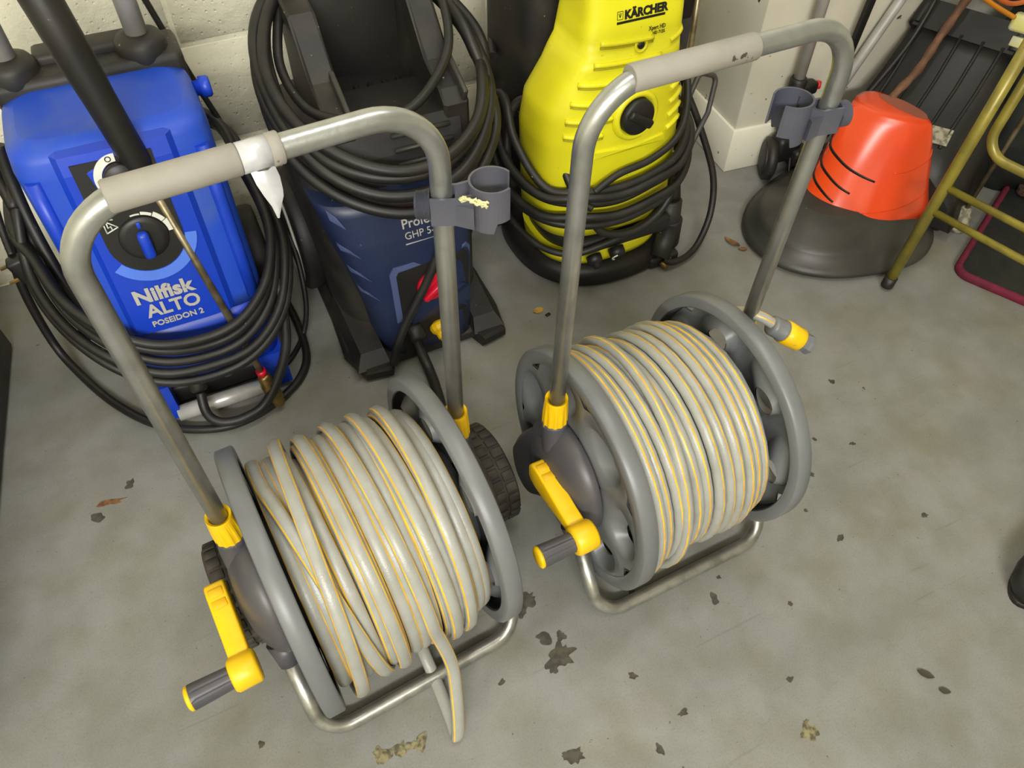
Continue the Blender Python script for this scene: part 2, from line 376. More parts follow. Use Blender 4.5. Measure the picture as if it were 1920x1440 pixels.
# ------------------------------------------------------------------ hose reel carts
WL, ZA, RF = .166, .2175, .198
AX = V((0, 0, ZA))
def flange(sd, root):
    b = MB(); x0 = sd * .133
    # rim: flat outer band turned over on both edges
    b.lathe([(RF - .019, -.0125), (RF - .003, -.0130), (RF, -.0105), (RF, .0105), (RF - .003, .0130), (RF - .022, .0125), (RF - .024, .0105), (RF - .0035, .009), (RF - .0035, -.009), (RF - .021, -.010), (RF - .019, -.0125)],
            (x0, 0, ZA), (sd, 0, 0), 96, caps=False)
    # web: seven sectors each with a scooped pocket that narrows to a hole; two skins
    ns, npt = 7, 24
    r0, r1 = .080, RF - .0225
    def web(h0, hp, flip):
        for k in range(ns):
            tc = 2 * pi * (k + .30) / ns; ht = pi / ns
            def outer(t):
                # boundary of the sector in (angle offset, radius)
                ca, sa = cos(t), sin(t); q = max(abs(ca), abs(sa)); a, c = ca / q, sa / q
                return tc + a * ht, .5 * (r0 + r1) + c * .5 * (r1 - r0)
            def pocket(t, f, sh):
                a = .72 * ht * f * cos(t) + sh * ht
                rr = .140 + .033 * f * sin(t) * (1 + .28 * cos(t))
                return tc + a, rr
            rs = []
            for st in (0, 1, 2, 3):
                ring = []
                for j in range(npt):
                    t = 2 * pi * (j + .5) / npt
                    if st == 0: a, r = outer(t); h = h0
                    elif st == 1: a, r = pocket(t, 1.0, 0); h = h0
                    elif st == 2: a, r = pocket(t, .93, .02); h = h0 + (hp - h0) * .25
                    else: a, r = pocket(t, .50, .26); h = hp
                    ring.append((x0 + sd * h, r * cos(a), ZA + r * sin(a)))
                rs.append(ring)
            b.rings(rs, 0, False, False, True)
    web(.0085, -.010, False); web(.0115, -.0075, True)
    # inner disc and boss
    b.lathe([(.083, -.004), (.083, .0075), (.05, .0105), (.02, .0105)], (x0, 0, ZA), (sd, 0, 0), 48, caps=False)
    b.lathe([(.083, .001), (.02, .001)], (x0, 0, ZA), (sd, 0, 0), 48, caps=False)
    return b.done('flange', 'flange', root, False)

def side_cover(sd, root, label=None):
    """the dark side casing: round dome, boss up to the handle tube, arm back to the wheel axle, socket down to the foot tube"""
    b = MB(); O = (sd * .1475, 0, ZA); A = (sd, 0, 0)
    b.lathe([(.094, 0), (.096, .003), (.096, .012), (.090, .022), (.076, .032), (.055, .040), (.030, .044), (.001, .045)], O, A, 56)
    # boss to the handle nut
    b.tube([(sd * WL, .014, .235), (sd * WL, .020, .270), (sd * WL, .027, .298), (sd * WL, .031, .314), (sd * WL, .031, .324)], [.0225, .0215, .0205, .0190, .0188], 28)
    # arm to the axle: fender shaped
    P = crv([V((u_, v_, 0)) for u_, v_ in [(-.02, .285), (.030, .296), (.070, .262), (.106, .208), (.132, .155), (.140, .115), (.122, .072), (.090, .060), (.060, .075), (.020, .120), (-.04, .15)]], 4)[:-1]; P = [(p.x, p.y) for p in P]
    b.prism(P, (sd * .149, 0, 0) if sd > 0 else (sd * .181, 0, 0), (0, 1, 0), (0, 0, 1), .032, smooth=True, bev=.010)
    # socket for the foot tube
    b.tube([(sd * WL, -.050, .146), (sd * WL, -.074, .116)], [.021, .0155], 16)
    return tag(b.done('side_cover', 'hub', root, False), label)

def wheel(sd, b1, root):
    x = sd * (b1 - .025)
    b = MB(); b.lathe([(.066, -.022), (.080, -.025), (.0855, -.021), (.0855, .021), (.080, .025), (.066, .022)], (x, .085, .0875), (1, 0, 0), 60, caps=False)
    b.lathe([(.066, -.022), (.066, .022)], (x, .085, .0875), (1, 0, 0), 60, caps=False)
    for k in range(26):                                # tread blocks in two staggered rows
        for s in (-1, 1):
            a = 2 * pi * (k + (.5 if s > 0 else 0)) / 26
            q = M.Rotation(a, 3, 'X')
            b.box((x + s * .0115, .085 + .0862 * cos(a), .0875 + .0862 * sin(a)), (.019, .005, .0150), q, .001, seg=1)
    t = b.done('wheel', 'tyre', root, False)
    b = MB(); b.lathe([(.066, -.012), (.058, -.006), (.02, -.004), (.016, -.014), (.001, -.014)], (x, .085, .0875), (1, 0, 0), 40, caps=False)
    b.lathe([(.066, .012), (.058, .006), (.02, .004), (.016, .018), (.001, .018)], (x, .085, .0875), (1, 0, 0), 40, caps=False)
    h = b.done('wheel_hub', 'hub', None, False); h.parent = t
    b = MB(); b.tube([(sd * .15, .085, .0875), (sd * (b1 - .01), .085, .0875)], .009, 12); b.done('axle', 'galv', root, False)

def hose_reel(loc, rz, label, wheels, clip_yaw, crank_el, taped, crank_x=-.212, crank_len=.118):
    t = thing('hose_reel_cart', loc, rz, label, 'hose reel', 'hose reel carts in the middle of the floor')
    # handle loop
    b = MB(); b.tube(fillet([(-WL, .031, .300), (-WL, .023, .8432), (WL, .023, .8432), (WL, .031, .300)], .068, 12), .0112, 20)
    b.done('handle_tube', 'galv', t, False)
    g0, g1 = (-.122, -.015 if taped else .026)
    b = MB(); b.tube([(g0, .023, .8432), (g0 + .002, .023, .8432), (g1 - .002, .023, .8432), (g1, .023, .8432)], [.0125, .0137, .0137, .0125], 24); b.done('handle_grip', 'grip', t, False)
    if taped:
        b = MB(); b.tube([(-.015, .023, .8432), (.010, .023, .8432)], .0133, 24); tp = tag(b.done('tape_band', 'tape', t, False), 'silver tape round the handle beside the sleeve')
        b = MB(); b.tube([(.010, .023, .8432), (.0108, .023, .8432), (.020, .023, .8432), (.021, .023, .8432)], [.0132, .0142, .0142, .0132], 24); b.done('handle_grip', 'grip', t, False)
        b = MB()
        rows = [[(-.010, .018, .832), (-.003, .015, .831), (.004, .014, .831), (.011, .018, .832)], [(-.009, .012, .822), (-.003, .009, .820), (.004, .009, .821), (.012, .013, .823)],
                [(-.006, .010, .811), (-.001, .006, .809), (.005, .007, .810), (.011, .009, .813)], [(-.002, .009, .799), (.001, .007, .798), (.004, .007, .799), (.010, .009, .806)], [(.000, .009, .786), (.0012, .008, .786), (.002, .008, .787), (.003, .009, .790)]]
        for dz in (0,):
            vs = [p for r in rows for p in r] + [(p[0], p[1] + .0006, p[2]) for r in rows for p in r]; n = 20
            fs = [(i * 4 + j, i * 4 + j + 1, i * 4 + j + 5, i * 4 + j + 4) for i in range(4) for j in range(3)]
            fs += [tuple(q + n for q in f[::-1]) for f in fs]; b.add(vs, fs)
        o = b.done('tape_tail', 'tape', None, False); o.parent = tp
    # collars
    for s in (-1, 1):
        b = MB(); rs = []
        for r, z in ((.0150, .3735), (.0162, .3745), (.0167, .372), (.0178, .345), (.0184, .319), (.0178, .3125)):
            rs.append([(s * WL + (r + (.0005 if (j % 4) in (0, 1) else -.0005) * (z < .368)) * cos(2 * pi * j / 48), .0312 + (r + (.0005 if (j % 4) in (0, 1) else -.0005) * (z < .368)) * sin(2 * pi * j / 48), z) for j in range(48)])
        b.rings(rs, 0, False, False, False); b.lathe([(.0150, .3735), (.0122, .372), (.0122, .32)], (s * WL, .0312, 0), (0, 0, 1), 32, caps=False)
        b.done('collar_nut', 'hy', t, False)
    # foot loop
    b = MB(); b.tube(fillet([(-WL, -.060, .134), (-WL, -.158, .0115), (WL, -.158, .0115), (WL, -.060, .134)], .048, 10), .0112, 20); b.done('foot_tube', 'rail', t, False)
    # drum
    for s in (-1, 1): flange(s, t)
    b = MB(); b.lathe([(.092, -.128), (.092, .128)], AX, (1, 0, 0), 40); b.done('drum_core', 'flange', t, False)
    side_cover(-1, t); side_cover(1, t)
    if wheels: wheel(-1, .226, t); wheel(1, .262, t)
    # crank: flat arm with two painted cells at the pivot end, elbow, grip with end cap
    el = crank_el; d = V((0, -cos(el), sin(el))); nrm = V((0, sin(el), cos(el)))
    piv = V((crank_x, .012, ZA + .022)); ks = crank_len / .118
    b = MB()
    hw = .0135      # half width in x
    def arm_ring(s, h, lo): return (piv + d * s, h, lo)
    secs = [(-.012, .004, -.018), (-.006, .014, -.026), (.010, .017, -.029), (.040, .014, -.024), (.080, .009, -.015), (.108, .008, -.012)]
    rs = []
    for s_, h, lo in secs:
        c = piv + d * (s_ * (ks if s_ > .02 else 1)); q = []
        for xx, zz in ((-hw, lo), (hw, lo), (hw, h), (-hw, h)): q.append(c + V((xx, 0, 0)) + nrm * zz)
        rs.append(q)
    b.rings(rs, 0, False, True, False)
    bmesh.ops.bevel(b.bm, geom=b.bm.edges[:], offset=.003, segments=2, affect='EDGES', profile=.5)
    for f in b.bm.faces: f.smooth = True
    e0 = piv + d * crank_len
    b.lathe([(.0001, -.0175), (.020, -.0175), (.0225, -.014), (.0225, .014), (.020, .0175), (.0001, .0175)], e0 + nrm * -.002, (1, 0, 0), 32)
    ca = b.done('crank_arm', 'hy', t, False)
    for k in range(2):                                 # thin plates on the arm's upper edge, recess shade put in their colour
        b = MB(); c = piv + d * (.010 + k * .0165) + nrm * (.0172 - k * .0012)
        q = M((V((1, 0, 0)), d, nrm)).transposed(); b.box(c, (.019, .0125, .0016), q, .0006, seg=1)
        o = tag(b.done('shaded_cell', mat_cell, None, False)); o.parent = ca
    b = MB(); gx = e0.x; gc = e0 + nrm * -.002
    rs = []
    for r, x in ((.0140, -.012), (.0148, -.016), (.0156, -.036), (.0166, -.062), (.0166, -.068)):
        rs.append([gc + V((x, (r - (.0011 if j % 5 == 0 and -.065 < x < -.014 else 0)) * cos(2 * pi * j / 40), (r - (.0011 if j % 5 == 0 and -.065 < x < -.014 else 0)) * sin(2 * pi * j / 40))) for j in range(40)])
    b.rings(rs, 0, False, True, False); g = b.done('crank_grip', 'hub', None, False); g.parent = ca
    b = MB(); b.lathe([(.0162, -.068), (.0162, -.072), (.013, -.0742), (.001, -.0748)], gc, (1, 0, 0), 28); g = tag(b.done('grip_cap', 'hy', None, False)); g.parent = ca
    # nozzle clip on the right-hand tube
    q = M.Translation((WL, .0235, .735)) @ M.Rotation(clip_yaw, 4, 'Z')
    b = MB(); b.X = q
    rc, cxx = .0235, .050                               # open ring
    a0, a1, n = R(38), R(322), 30
    for ro, ri in ((rc, rc - .0024),):
        rs = []
        for j in range(n + 1):
            a = a0 + (a1 - a0) * j / n
            c_, s_ = cos(a), sin(a); tz = .024; bz = -.026 + (.012 if abs(j - n / 2) > n * .36 else 0)
            rs.append([(cxx + ro * c_, ro * s_, bz), (cxx + ro * c_, ro * s_, tz), (cxx + ri * c_, ri * s_, tz), (cxx + ri * c_, ri * s_, bz)])
        b.rings(rs, 0, False, True, True)
    for f in b.bm.faces: f.smooth = False
    for s_ in (-1, 1):                                  # two cheeks that hold the tube
        P = [(-.012, -.022), (.014, -.022), (.034, -.024), (.034, .016), (.014, .010), (-.012, .010)]
        b.prism(P, (0, s_ * .0125 + (.0018 if s_ < 0 else 0.0018), 0), (1, 0, 0), (0, 0, 1), .0036)
    P = [(.013, .0142), (.032, .0215), (.032, -.0215), (.013, -.0142)]
    b.prism(P, (0, 0, -.022), (1, 0, 0), (0, 1, 0), .026)
    # threaded stub
    prof = []
    for k in range(9): prof += [(.0150, -.0135 - k * .0016), (.0138, -.0143 - k * .0016)]
    b.lathe([(.0001, -.0125), (.0165, -.0125)] + prof + [(.0115, -.0285), (.0105, -.020), (.0001, -.019)], (0, 0, -.006), (1, 0, 0), 28, smooth=False)
    b.done('nozzle_clip', 'clip', t, False)
    return t
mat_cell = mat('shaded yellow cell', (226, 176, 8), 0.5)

r1 = hose_reel((.0519, .5663, 0), .0768, 'hose reel cart nearer the camera, tape tag hanging from its handle, small wheels', True, R(-28), R(-3), True)
r2 = hose_reel((.5197, .5433, 0), .0206, 'hose reel cart behind, with hose connector over its drum and no tape', False, R(168), R(2), False, -.197, .130)

def hose_section(w_, t_, alpha, dl):
    """angles round an oval section with two narrow stripes centred at +-alpha from the outward direction"""
    A = []
    base = [k * 2 * pi / 14 for k in range(14)]
    st = [alpha, -alpha] if alpha > .3 else [alpha]
    S = []
    for s_ in st: S += [s_ - dl, s_ + dl]
    for a in base:
        if all(abs((a - s_ + pi) % (2 * pi) - pi) > dl + .12 for s_ in st): A.append((a, 0))
    for s_ in st: A += [((s_ - dl) % (2 * pi), 1), ((s_ + dl) % (2 * pi), 0)]
    A.sort(); return A
def hose_mesh(b, pts, outs, w_, t_, alpha, dl, wob=0.0, seed=0):
    rnd = random.Random(seed); k = len(pts); A = hose_section(w_, t_, alpha, dl); n = len(A); rs = []
    ph = rnd.uniform(0, 6)
    for i in range(k):
        T = (pts[min(i + 1, k - 1)] - pts[max(i - 1, 0)]).normalized()
        o = outs[i] - T * outs[i].dot(T); o.normalize(); bb = T.cross(o); tw = wob * (sin(i * .031 + ph) + .6 * sin(i * .0127 + 2 * ph))
        ring = []
        for a, f in A:
            aa = a + tw; ring.append(pts[i] + o * (t_ * cos(aa)) + bb * (w_ * sin(aa)))
        rs.append(ring)
    vs = [p for r in rs for p in r]; bv = [b.bm.verts.new(b.X @ p) for p in vs]
    for i in range(k - 1):
        for j in range(n):
            f = b.bm.faces.new((bv[i * n + j], bv[i * n + (j + 1) % n], bv[(i + 1) * n + (j + 1) % n], bv[(i + 1) * n + j]))
            f.smooth = True; f.material_index = 1 if A[j][1] else 0
    for q in (bv[:n][::-1], bv[-n:]): b.bm.faces.new(q)

def winding(wraps, layers, rfun, step=30, seed=1):
    """wraps: list of (x at the front-top, slant over a half turn, extra radius); angle runs over the top towards the viewer"""
    rnd = random.Random(seed); pts = []; outs = []
    def put(x, a, r):
        o = V((0, cos(a), sin(a))); pts.append(V((x, r * o.y, ZA + r * o.z))); outs.append(o)
    # inner layers, plain helices
    for (xa, xb, r, n) in layers:
        for i in range(n * 24):
            f = i / (n * 24); a = -pi * .25 + 2 * pi * i / 24
            put(xa + (xb - xa) * f, a, r)
    N = len(wraps)
    for k in range(N):
        x, sl, ex = wraps[k]; xn, sn, en = wraps[min(k + 1, N - 1)]
        for i in range(step):
            f = i / step; a = -pi * .25 + 2 * pi * f          # starts behind-below, goes up over the back, top, front, under
            vis = f * 2 - 1
            # visible stretch f in .1 .. .75 keeps this wrap's line; the rest steers to the next wrap
            if f < .78: xx = x + sl * (f - .52) / .26; ee = ex
            else:
                g = (f - .78) / .22; g = g * g * (3 - 2 * g)
                xe = x + sl; xs = xn - sn * 2
                xx = xe + (xs - xe) * g; ee = ex + (en - ex) * g
            put(max(-.1075, min(.1075, xx)), a, rfun(xx, a) + ee)
    return pts, outs
rn = random.Random(3)
# ---- hose on the nearer reel: loose, flattened, with crossing wraps and a loop on the floor
def rf1(x, a): return .1655 - .012 * sin(a) - .010 * max(0, x - .07) / .04 - .006 * max(0, -x - .09) / .03
W1 = []
xs = [-.110 + i * .0172 for i in range(14)]
for i, x in enumerate(xs): W1.append((x + rn.uniform(-.003, .003), rn.uniform(-.002, .007), rn.uniform(-.003, .003)))
W1 += [(.078, -.004, .010), (.050, .006, .011), (-.078, .040, .010), (-.084, -.014, .019), (-.030, .006, .012), (.016, .010, .013)]
pts, outs = winding(W1, [(-.108, .108, .118, 12), (.108, -.108, .142, 12)], rf1, 36, 1)
# leave the drum at the front and drop to the floor in a hanging loop
cut = len(pts) - 36 + int(36 * .64); pts, outs = pts[:cut], outs[:cut]
tail = crv([pts[-1], (.030, -.196, .140), (.020, -.226, .080), (.008, -.250, .030), (.003, -.2555, .0135), (.004, -.246, .0075), (.008, -.215, .0072), (.012, -.165, .012), (.013, -.125, .030), (.016, -.085, .036), (.02, -.03, .034)], 9)
T2 = tail[1:]; o2 = []
for i, p in enumerate(T2):                       # outward normal of the hanging loop
    q = (T2[min(i + 1, len(T2) - 1)] - T2[max(i - 1, 0)]).normalized(); o2.append(V((.0, q.z, -q.y)).normalized())
b = MB(); hose_mesh(b, pts + T2, outs + o2, .0096, .0063, 1.0, .135, .18, 4)
t = thing('garden_hose', r1.location, r1.rotation_euler.z, 'flattened grey hose with amber stripes on the nearer reel, loop on the floor', 'hose', 'hoses wound on the reel carts')
b.done('hose_line', ['hose', 'stripe'], t, False)
# ---- hose on the far reel: rounder, tighter, ends in a yellow connector
def rf2(x, a): return .1700 - .004 * sin(a) + .010 * max(0, -x - .05) / .06 - .016 * max(0, x - .05) / .06
W2 = []
for i in range(13): W2.append((.107 - i * .0178 + rn.uniform(-.002, .002), rn.uniform(.000, .006), rn.uniform(-.003, .003)))
W2 += [(-.060, -.014, .0105)]
W2 = W2[::-1]
pts, outs = winding(W2, [(-.108, .108, .118, 12), (.108, -.108, .143, 12)], rf2, 36, 2)
cut = len(pts) - 36 + int(36 * .12); pts, outs = pts[:cut], outs[:cut]
E0 = V((.172, .020, .412)); E1 = V((.262, -.004, .342)); 
b = MB(); hose_mesh(b, pts, outs, .0089, .0086, .06, .13, .22, 9)
t = thing('garden_hose', r2.location, r2.rotation_euler.z, 'round grey hose with amber stripe on the rear reel, yellow connector at its end', 'hose', 'hoses wound on the reel carts')
b.done('hose_line', ['hose', 'stripe'], t, False)
b = MB(); tl = crv([(.158, .10, .30), (.158, .06, .375), (.172, .020, .398), (.200, .000, .379)], 8)
hose_mesh(b, tl, [V((-.2, -.3, 1)).normalized()] * len(tl), .0086, .0080, .5, .10, 0, 2); b.done('hose_end', ['hose', 'stripe'], t, False)
cd = V((.071, -.039, -.048)).normalized(); cp = V((.190, .004, .384))
b = MB(); b.lathe([(.010, -.002), (.0150, .000), (.0158, .004), (.0158, .018), (.0172, .020), (.0172, .024), (.0155, .026)], cp, cd, 32); c1 = b.done('connector_collar', 'flange', t, False)
b = MB(); b.lathe([(.0150, .0245), (.0188, .026), (.0188, .040), (.0180, .050), (.0186, .058), (.0160, .060)], cp, cd, 32); b.done('connector_sleeve', 'hy', t, False)
b = MB(); b.lathe([(.0150, .058), (.0150, .070), (.0162, .0745), (.0162, .080), (.0150, .0805), (.0100, .0795), (.0095, .060), (.0005, .060)], cp, cd, 8, smooth=False); b.done('connector_socket', 'flange', t, False)

# ------------------------------------------------------------------ lofted shell with a surface you can sit parts on
class Shell:
    """sections: (z, cx, half width, front y, back y, exponent)"""
    def __init__(s, secs, n=64): s.S = secs; s.n = n
    def at(s, z):
        S = s.S
        if z <= S[0][0]: return S[0]
        for a, b_ in zip(S, S[1:]):
            if z <= b_[0]:
                t = (z - a[0]) / (b_[0] - a[0]); return tuple(p + (q - p) * t for p, q in zip(a, b_))
        return S[-1]
    def ring(s, z, grow=0.0):
        _, cx, hw, f, k, e = s.at(z); return sup(cx, (f + k) / 2, z, hw + grow, (k - f) / 2 + grow, e, s.n)
    def y(s, x, z, off=0.0):
        _, cx, hw, f, k, e = s.at(z); d = min(.999, abs(x - cx) / hw)
        return (f + k) / 2 - (k - f) / 2 * (1 - d ** e) ** (1 / e) - off
    def P(s, x, z, off=0.0): return V((x, s.y(x, z, off), z))
    def tilt(s, x, z, d=.01): return math.atan2(s.y(x, z + d) - s.y(x, z - d), 2 * d)
    def yaw(s, x, z, d=.01): return math.atan2(s.y(x + d, z) - s.y(x - d, z), 2 * d)
    def rot(s, x, z, roll=0.0): return face_rot(s.tilt(x, z), s.yaw(x, z), roll)
    def build(s, b, z0, z1, k=14, m=0):
        zs = sorted({z0, z1} | {q[0] for q in s.S if z0 < q[0] < z1} | {z0 + (z1 - z0) * i / k for i in range(k + 1)})
        b.rings([s.ring(z) for z in zs], m, False, True, True)
    def patch(s, b, poly, off, th, m=0):
        """flat piece laid over the front surface: outline in (x, z)"""
        n = len(poly); A = [s.P(x, z, off) for x, z in poly]; B = [s.P(x, z, off - th) for x, z in poly]
        cx = sum(p[0] for p in poly) / n; cz = sum(p[1] for p in poly) / n
        vs = A + B + [s.P(cx, cz, off)]
        fs = [(j, (j + 1) % n, 2 * n) for j in range(n)] + [(j, (j + 1) % n, n + (j + 1) % n, n + j) for j in range(n)]
        b.add(vs, fs, m, False)
def arc(cx, cz, r0, r1, a0, a1, n=16):
    return [(cx + r0 * cos(a0 + (a1 - a0) * j / n), cz + r0 * sin(a0 + (a1 - a0) * j / n)) for j in range(n + 1)] + [(cx + r1 * cos(a1 + (a0 - a1) * j / n), cz + r1 * sin(a1 + (a0 - a1) * j / n)) for j in range(n + 1)]
def arc_strip(s, b, cx, cz, r0, r1, a0, a1, off, n=20):
    vs = []
    for j in range(n + 1):
        a = a0 + (a1 - a0) * j / n
        for r in (r0, r1): vs.append(s.P(cx + r * cos(a), cz + r * sin(a), off))
        for r in (r0, r1): vs.append(s.P(cx + r * cos(a), cz + r * sin(a), off - .0012))
    fs = []
    for j in range(n):
        i = 4 * j; fs += [(i, i + 4, i + 5, i + 1), (i, i + 2, i + 6, i + 4), (i + 1, i + 5, i + 7, i + 3)]
    fs += [(0, 1, 3, 2), (4 * n, 4 * n + 2, 4 * n + 3, 4 * n + 1)]
    b.add(vs, fs, 0, False)

# ------------------------------------------------------------------ blue pressure washer
nw = thing('pressure_washer', (-.10, 1.25, 0), 0, 'royal blue pressure washer by the wall, black dial panel and aluminium front bar', 'pressure washer', 'pressure washers along the wall')
NS = Shell([(.02, -.097, .136, 1.082, 1.40, 7), (.24, -.098, .140, 1.082, 1.40, 7), (.34, -.099, .141, 1.094, 1.40, 7), (.545, -.100, .143, 1.126, 1.37, 7), (.572, -.100, .139, 1.134, 1.335, 6), (.585, -.100, .118, 1.158, 1.31, 5)])
b = MB(); NS.build(b, .25, .585); b.done('top_cover', 'bluel', nw)
# lower body with an open pocket for the couplings
b = MB(); 
zs = [.10, .14, .20, .246]; b.rings([[p + V((0, .003, 0)) for p in NS.ring(z)] for z in zs])
b.rings([[V((p.x, max(p.y, 1.135), p.z)) for p in NS.ring(z, -.006)] for z in (.02, .102)])
for x0, x1 in ((-.233, -.180), (-.012, .039)):
    b.rings([[(x0, 1.085, z), (x1, 1.085, z), (x1, 1.15, z), (x0, 1.15, z)] for z in (.014, .104)], smooth=False)
b.done('lower_body', 'blue', nw)
b = MB(); b.box((-.097, 1.136, .062), (.172, .006, .090)); b.done('coupling_recess', 'panel', nw)
# raised front shield
sh = [(-.186, .252), (-.026, .252), (-.020, .40), (-.024, .556), (-.18, .556), (-.190, .40)]
def shield(b, poly, off, th):
    NS.patch(b, poly, off, th)
b = MB(); n_ = 12
rows = []
for i in range(n_ + 1):
    z = .255 + (.572 - .255) * i / n_
    xl, xr = -.180 + .004 * i / n_, -.024
    rows.append([NS.P(xl - .012, z, -.004), NS.P(xl, z, .011), NS.P(xl + .04, z, .013), NS.P(xr - .04, z, .013), NS.P(xr, z, .011), NS.P(xr + .012, z, -.004)])
rows.append([p + V((0, .035, .006)) for p in rows[-1]])
vs = [p for r in rows for p in r]; fs = [(i * 6 + j, i * 6 + j + 1, i * 6 + j + 7, i * 6 + j + 6) for i in range(len(rows) - 1) for j in range(5)]
fs += [(0, 1, 2, 3, 4, 5)]
b.add(vs, fs, 0, False); b.done('front_shield', 'blue', nw)
# side ribs of the cover
for s in (-1, 1):
    b = MB(); x = -.100 + s * .120
    b.tube([NS.P(x, z, .0) for z in (.26, .35, .45, .54)], .011, 10); b.done('cover_rib', 'blue', nw)
OFF = .0138
dc = (-.107, .428)
b = MB(); U = [(-.050, .560), (-.164, .560)] + [(dc[0] - .057 * cos(pi * j / 18), dc[1] - .057 * sin(pi * j / 18)) for j in range(19)]
NS.patch(b, U, OFF + .0006, .003); cp = b.done('control_panel', 'panel', nw)
b = MB(); arc_strip(NS, b, dc[0], dc[1], .0585, .076, R(215), R(352), OFF + .0004); o = tag(b.done('pale_crescent', 'bluep', nw), 'pale blue crescent below the panel')
# start dial
d1 = (-.104, .530)
b = MB(); arc_strip(NS, b, d1[0], d1[1], .025, .036, R(85), R(275), OFF + .0022); o = b.done('dial_scale', 'white', None); 
def sub(o, parent):
    # give an object built in world space a parent (translation-only ancestors)
    X = M(); p = parent
    while p is not None: X = M.Translation(p.location) @ M.Rotation(p.rotation_euler.z, 4, 'Z') @ X; p = p.parent
    o.data.transform(X.inverted()); o.parent = parent; return o
sub(o, cp)
b = MB(); b.lathe([(.0235, 0), (.0235, .009), (.021, .012), (.001, .012)], NS.P(d1[0], d1[1], OFF), (0, -1, .16), 36); sub(b.done('dial', 'panel', None), cp)
q = face_rot(NS.tilt(*d1)); b = MB(); b.box(NS.P(d1[0] + .002, d1[1], OFF + .018), (.012, .046, .014), q @ M.Rotation(R(-60), 3, 'Z'), .004); sub(tag(b.done('dial_pointer', 'blue', None), 'blue pointer of the upper dial'), cp)
o = text('O', 'dial_mark', NS.P(d1[0] - .012, d1[1] + .026, OFF + .0026), NS.rot(*d1), .012, 'blackp', cp)
# pressure dial
d2 = (-.108, .430)
b = MB(); b.lathe([(.036, 0), (.036, .004), (.034, .0065), (.026, .0075), (.001, .0075)], NS.P(d2[0], d2[1], OFF), (0, -1, .16), 40); sub(b.done('dial', 'panel', None), cp)
b = MB(); b.box(NS.P(d2[0], d2[1] - .004, OFF + .016), (.017, .046, .018), face_rot(NS.tilt(*d2)), .006); sub(tag(b.done('dial_pointer', 'blue', None), 'blue pointer of the lower dial'), cp)
b = MB(); b.box(NS.P(d2[0], d2[1] + .026, OFF + .009), (.006, .010, .004), face_rot(NS.tilt(*d2)), .001); sub(b.done('dial_mark', 'blue', None), cp)
b = MB()
for a0, a1, wd in ((100, 80, .002), (78, 56, .0045), (54, 30, .0075), (28, 2, .010)): arc_strip(NS, b, d2[0], d2[1], .0385, .0385 + wd, R(a0), R(a1), OFF + .0022, 6)
sub(b.done('dial_scale', 'white', None), cp)
tri = [(-.1545, .4510), (-.1545, .4735), (-.1365, .4570)]
b = MB()
for p, q in zip(tri, tri[1:] + tri[:1]): b.tube([NS.P(p[0], p[1], OFF + .0016), NS.P(q[0], q[1], OFF + .0016)], .0011, 6)
b.tube([NS.P(-.150, .467, OFF + .0016), NS.P(-.1505, .459, OFF + .0016), NS.P(-.146, .461, OFF + .0016), NS.P(-.1455, .4545, OFF + .0016)], .0011, 6)
b.tube([NS.P(-.1545, .4735, OFF + .0016), NS.P(-.139, .4705, OFF + .0016)], .0010, 6)
sub(b.done('warning_triangle', 'white', None), cp)
text('Nilfisk', 'lettering', NS.P(-.162, .318, OFF + .0012), NS.rot(-.1, .32), .036, 'silver', nw, bold=.0014, sx=1.02)
text('ALTO', 'lettering', NS.P(-.152, .288, OFF + .0012), NS.rot(-.1, .29), .034, 'silver', nw, bold=.0009)
text('POSEIDON 2', 'lettering', NS.P(-.152, .268, OFF + .0012), NS.rot(-.1, .27), .0150, 'silver', nw, bold=.0004)
b = MB(); b.tube([(-.186, 1.090, .020), (-.006, 1.090, .020)], .0158, 20); b.done('front_bar', 'alu', nw)
b = MB(); b.box((-.10, 1.355, .558), (.285, .10, .085), bev=.012); b.box((-.10, 1.375, .60), (.15, .05, .03), bev=.008); b.done('handle_socket', 'dusty', nw)
for x in (-.208, -.014):
    b = MB(); b.lathe([(.040, .555), (.040, .612), (.034, .622), (.020, .626)], (x, 1.345, 0), (0, 0, 1), 28); b.done('handle_socket', 'dusty', nw)
    b = MB(); b.tube([(x, 1.345, .55), (x, 1.345, 1.02)], .0172, 20); b.done('handle_tube', 'tubeg', nw)
b = MB(); b.tube([(-.208, 1.345, 1.02), (-.014, 1.345, 1.02)], .0172, 16); b.done('handle_tube', 'tubeg', nw)
b = MB(); b.lathe([(.012, 0), (.012, .012), (.017, .013), (.017, .026), (.014, .029), (.001, .029)], (.038, 1.275, .552), (1, 0, 0), 24); b.done('cable_hook', 'blue', nw)
b = MB(); b.lathe([(.016, 0), (.0155, .02), (.013, .030)], (-.128, 1.118, .128), (-.05, -.62, -.78), 24); 
for k in range(12):
    a = 2 * pi * k / 12; 
b.lathe([(.0150, .022), (.0175, .024), (.0165, .062), (.0120, .066)], (-.128, 1.118, .128), (-.05, -.62, -.78), 24); b.done('hose_coupling', 'dusty', nw)
b = MB(); b.lathe([(.020, 0), (.022, .010), (.016, .018), (.012, .022), (.012, .032), (.009, .034), (.009, .044), (.006, .046), (.0055, .036), (.0005, .036)], (-.073, 1.116, .116), (0, -.62, -.78), 24); b.done('water_inlet', 'clip', nw)
for s in (-1, 1):
    b = MB(); b.lathe([(.105, -.02), (.11, -.012), (.11, .012), (.105, .02), (.04, .024), (.001, .024)], (-.098 + s * .158, 1.375, .110), (s, 0, 0), 40); b.done('wheel', 'dusty', nw)
b = MB(); b.box((-.098, 1.25, .035), (.26, .26, .05), bev=.01); b.done('base_pan', 'black', nw)

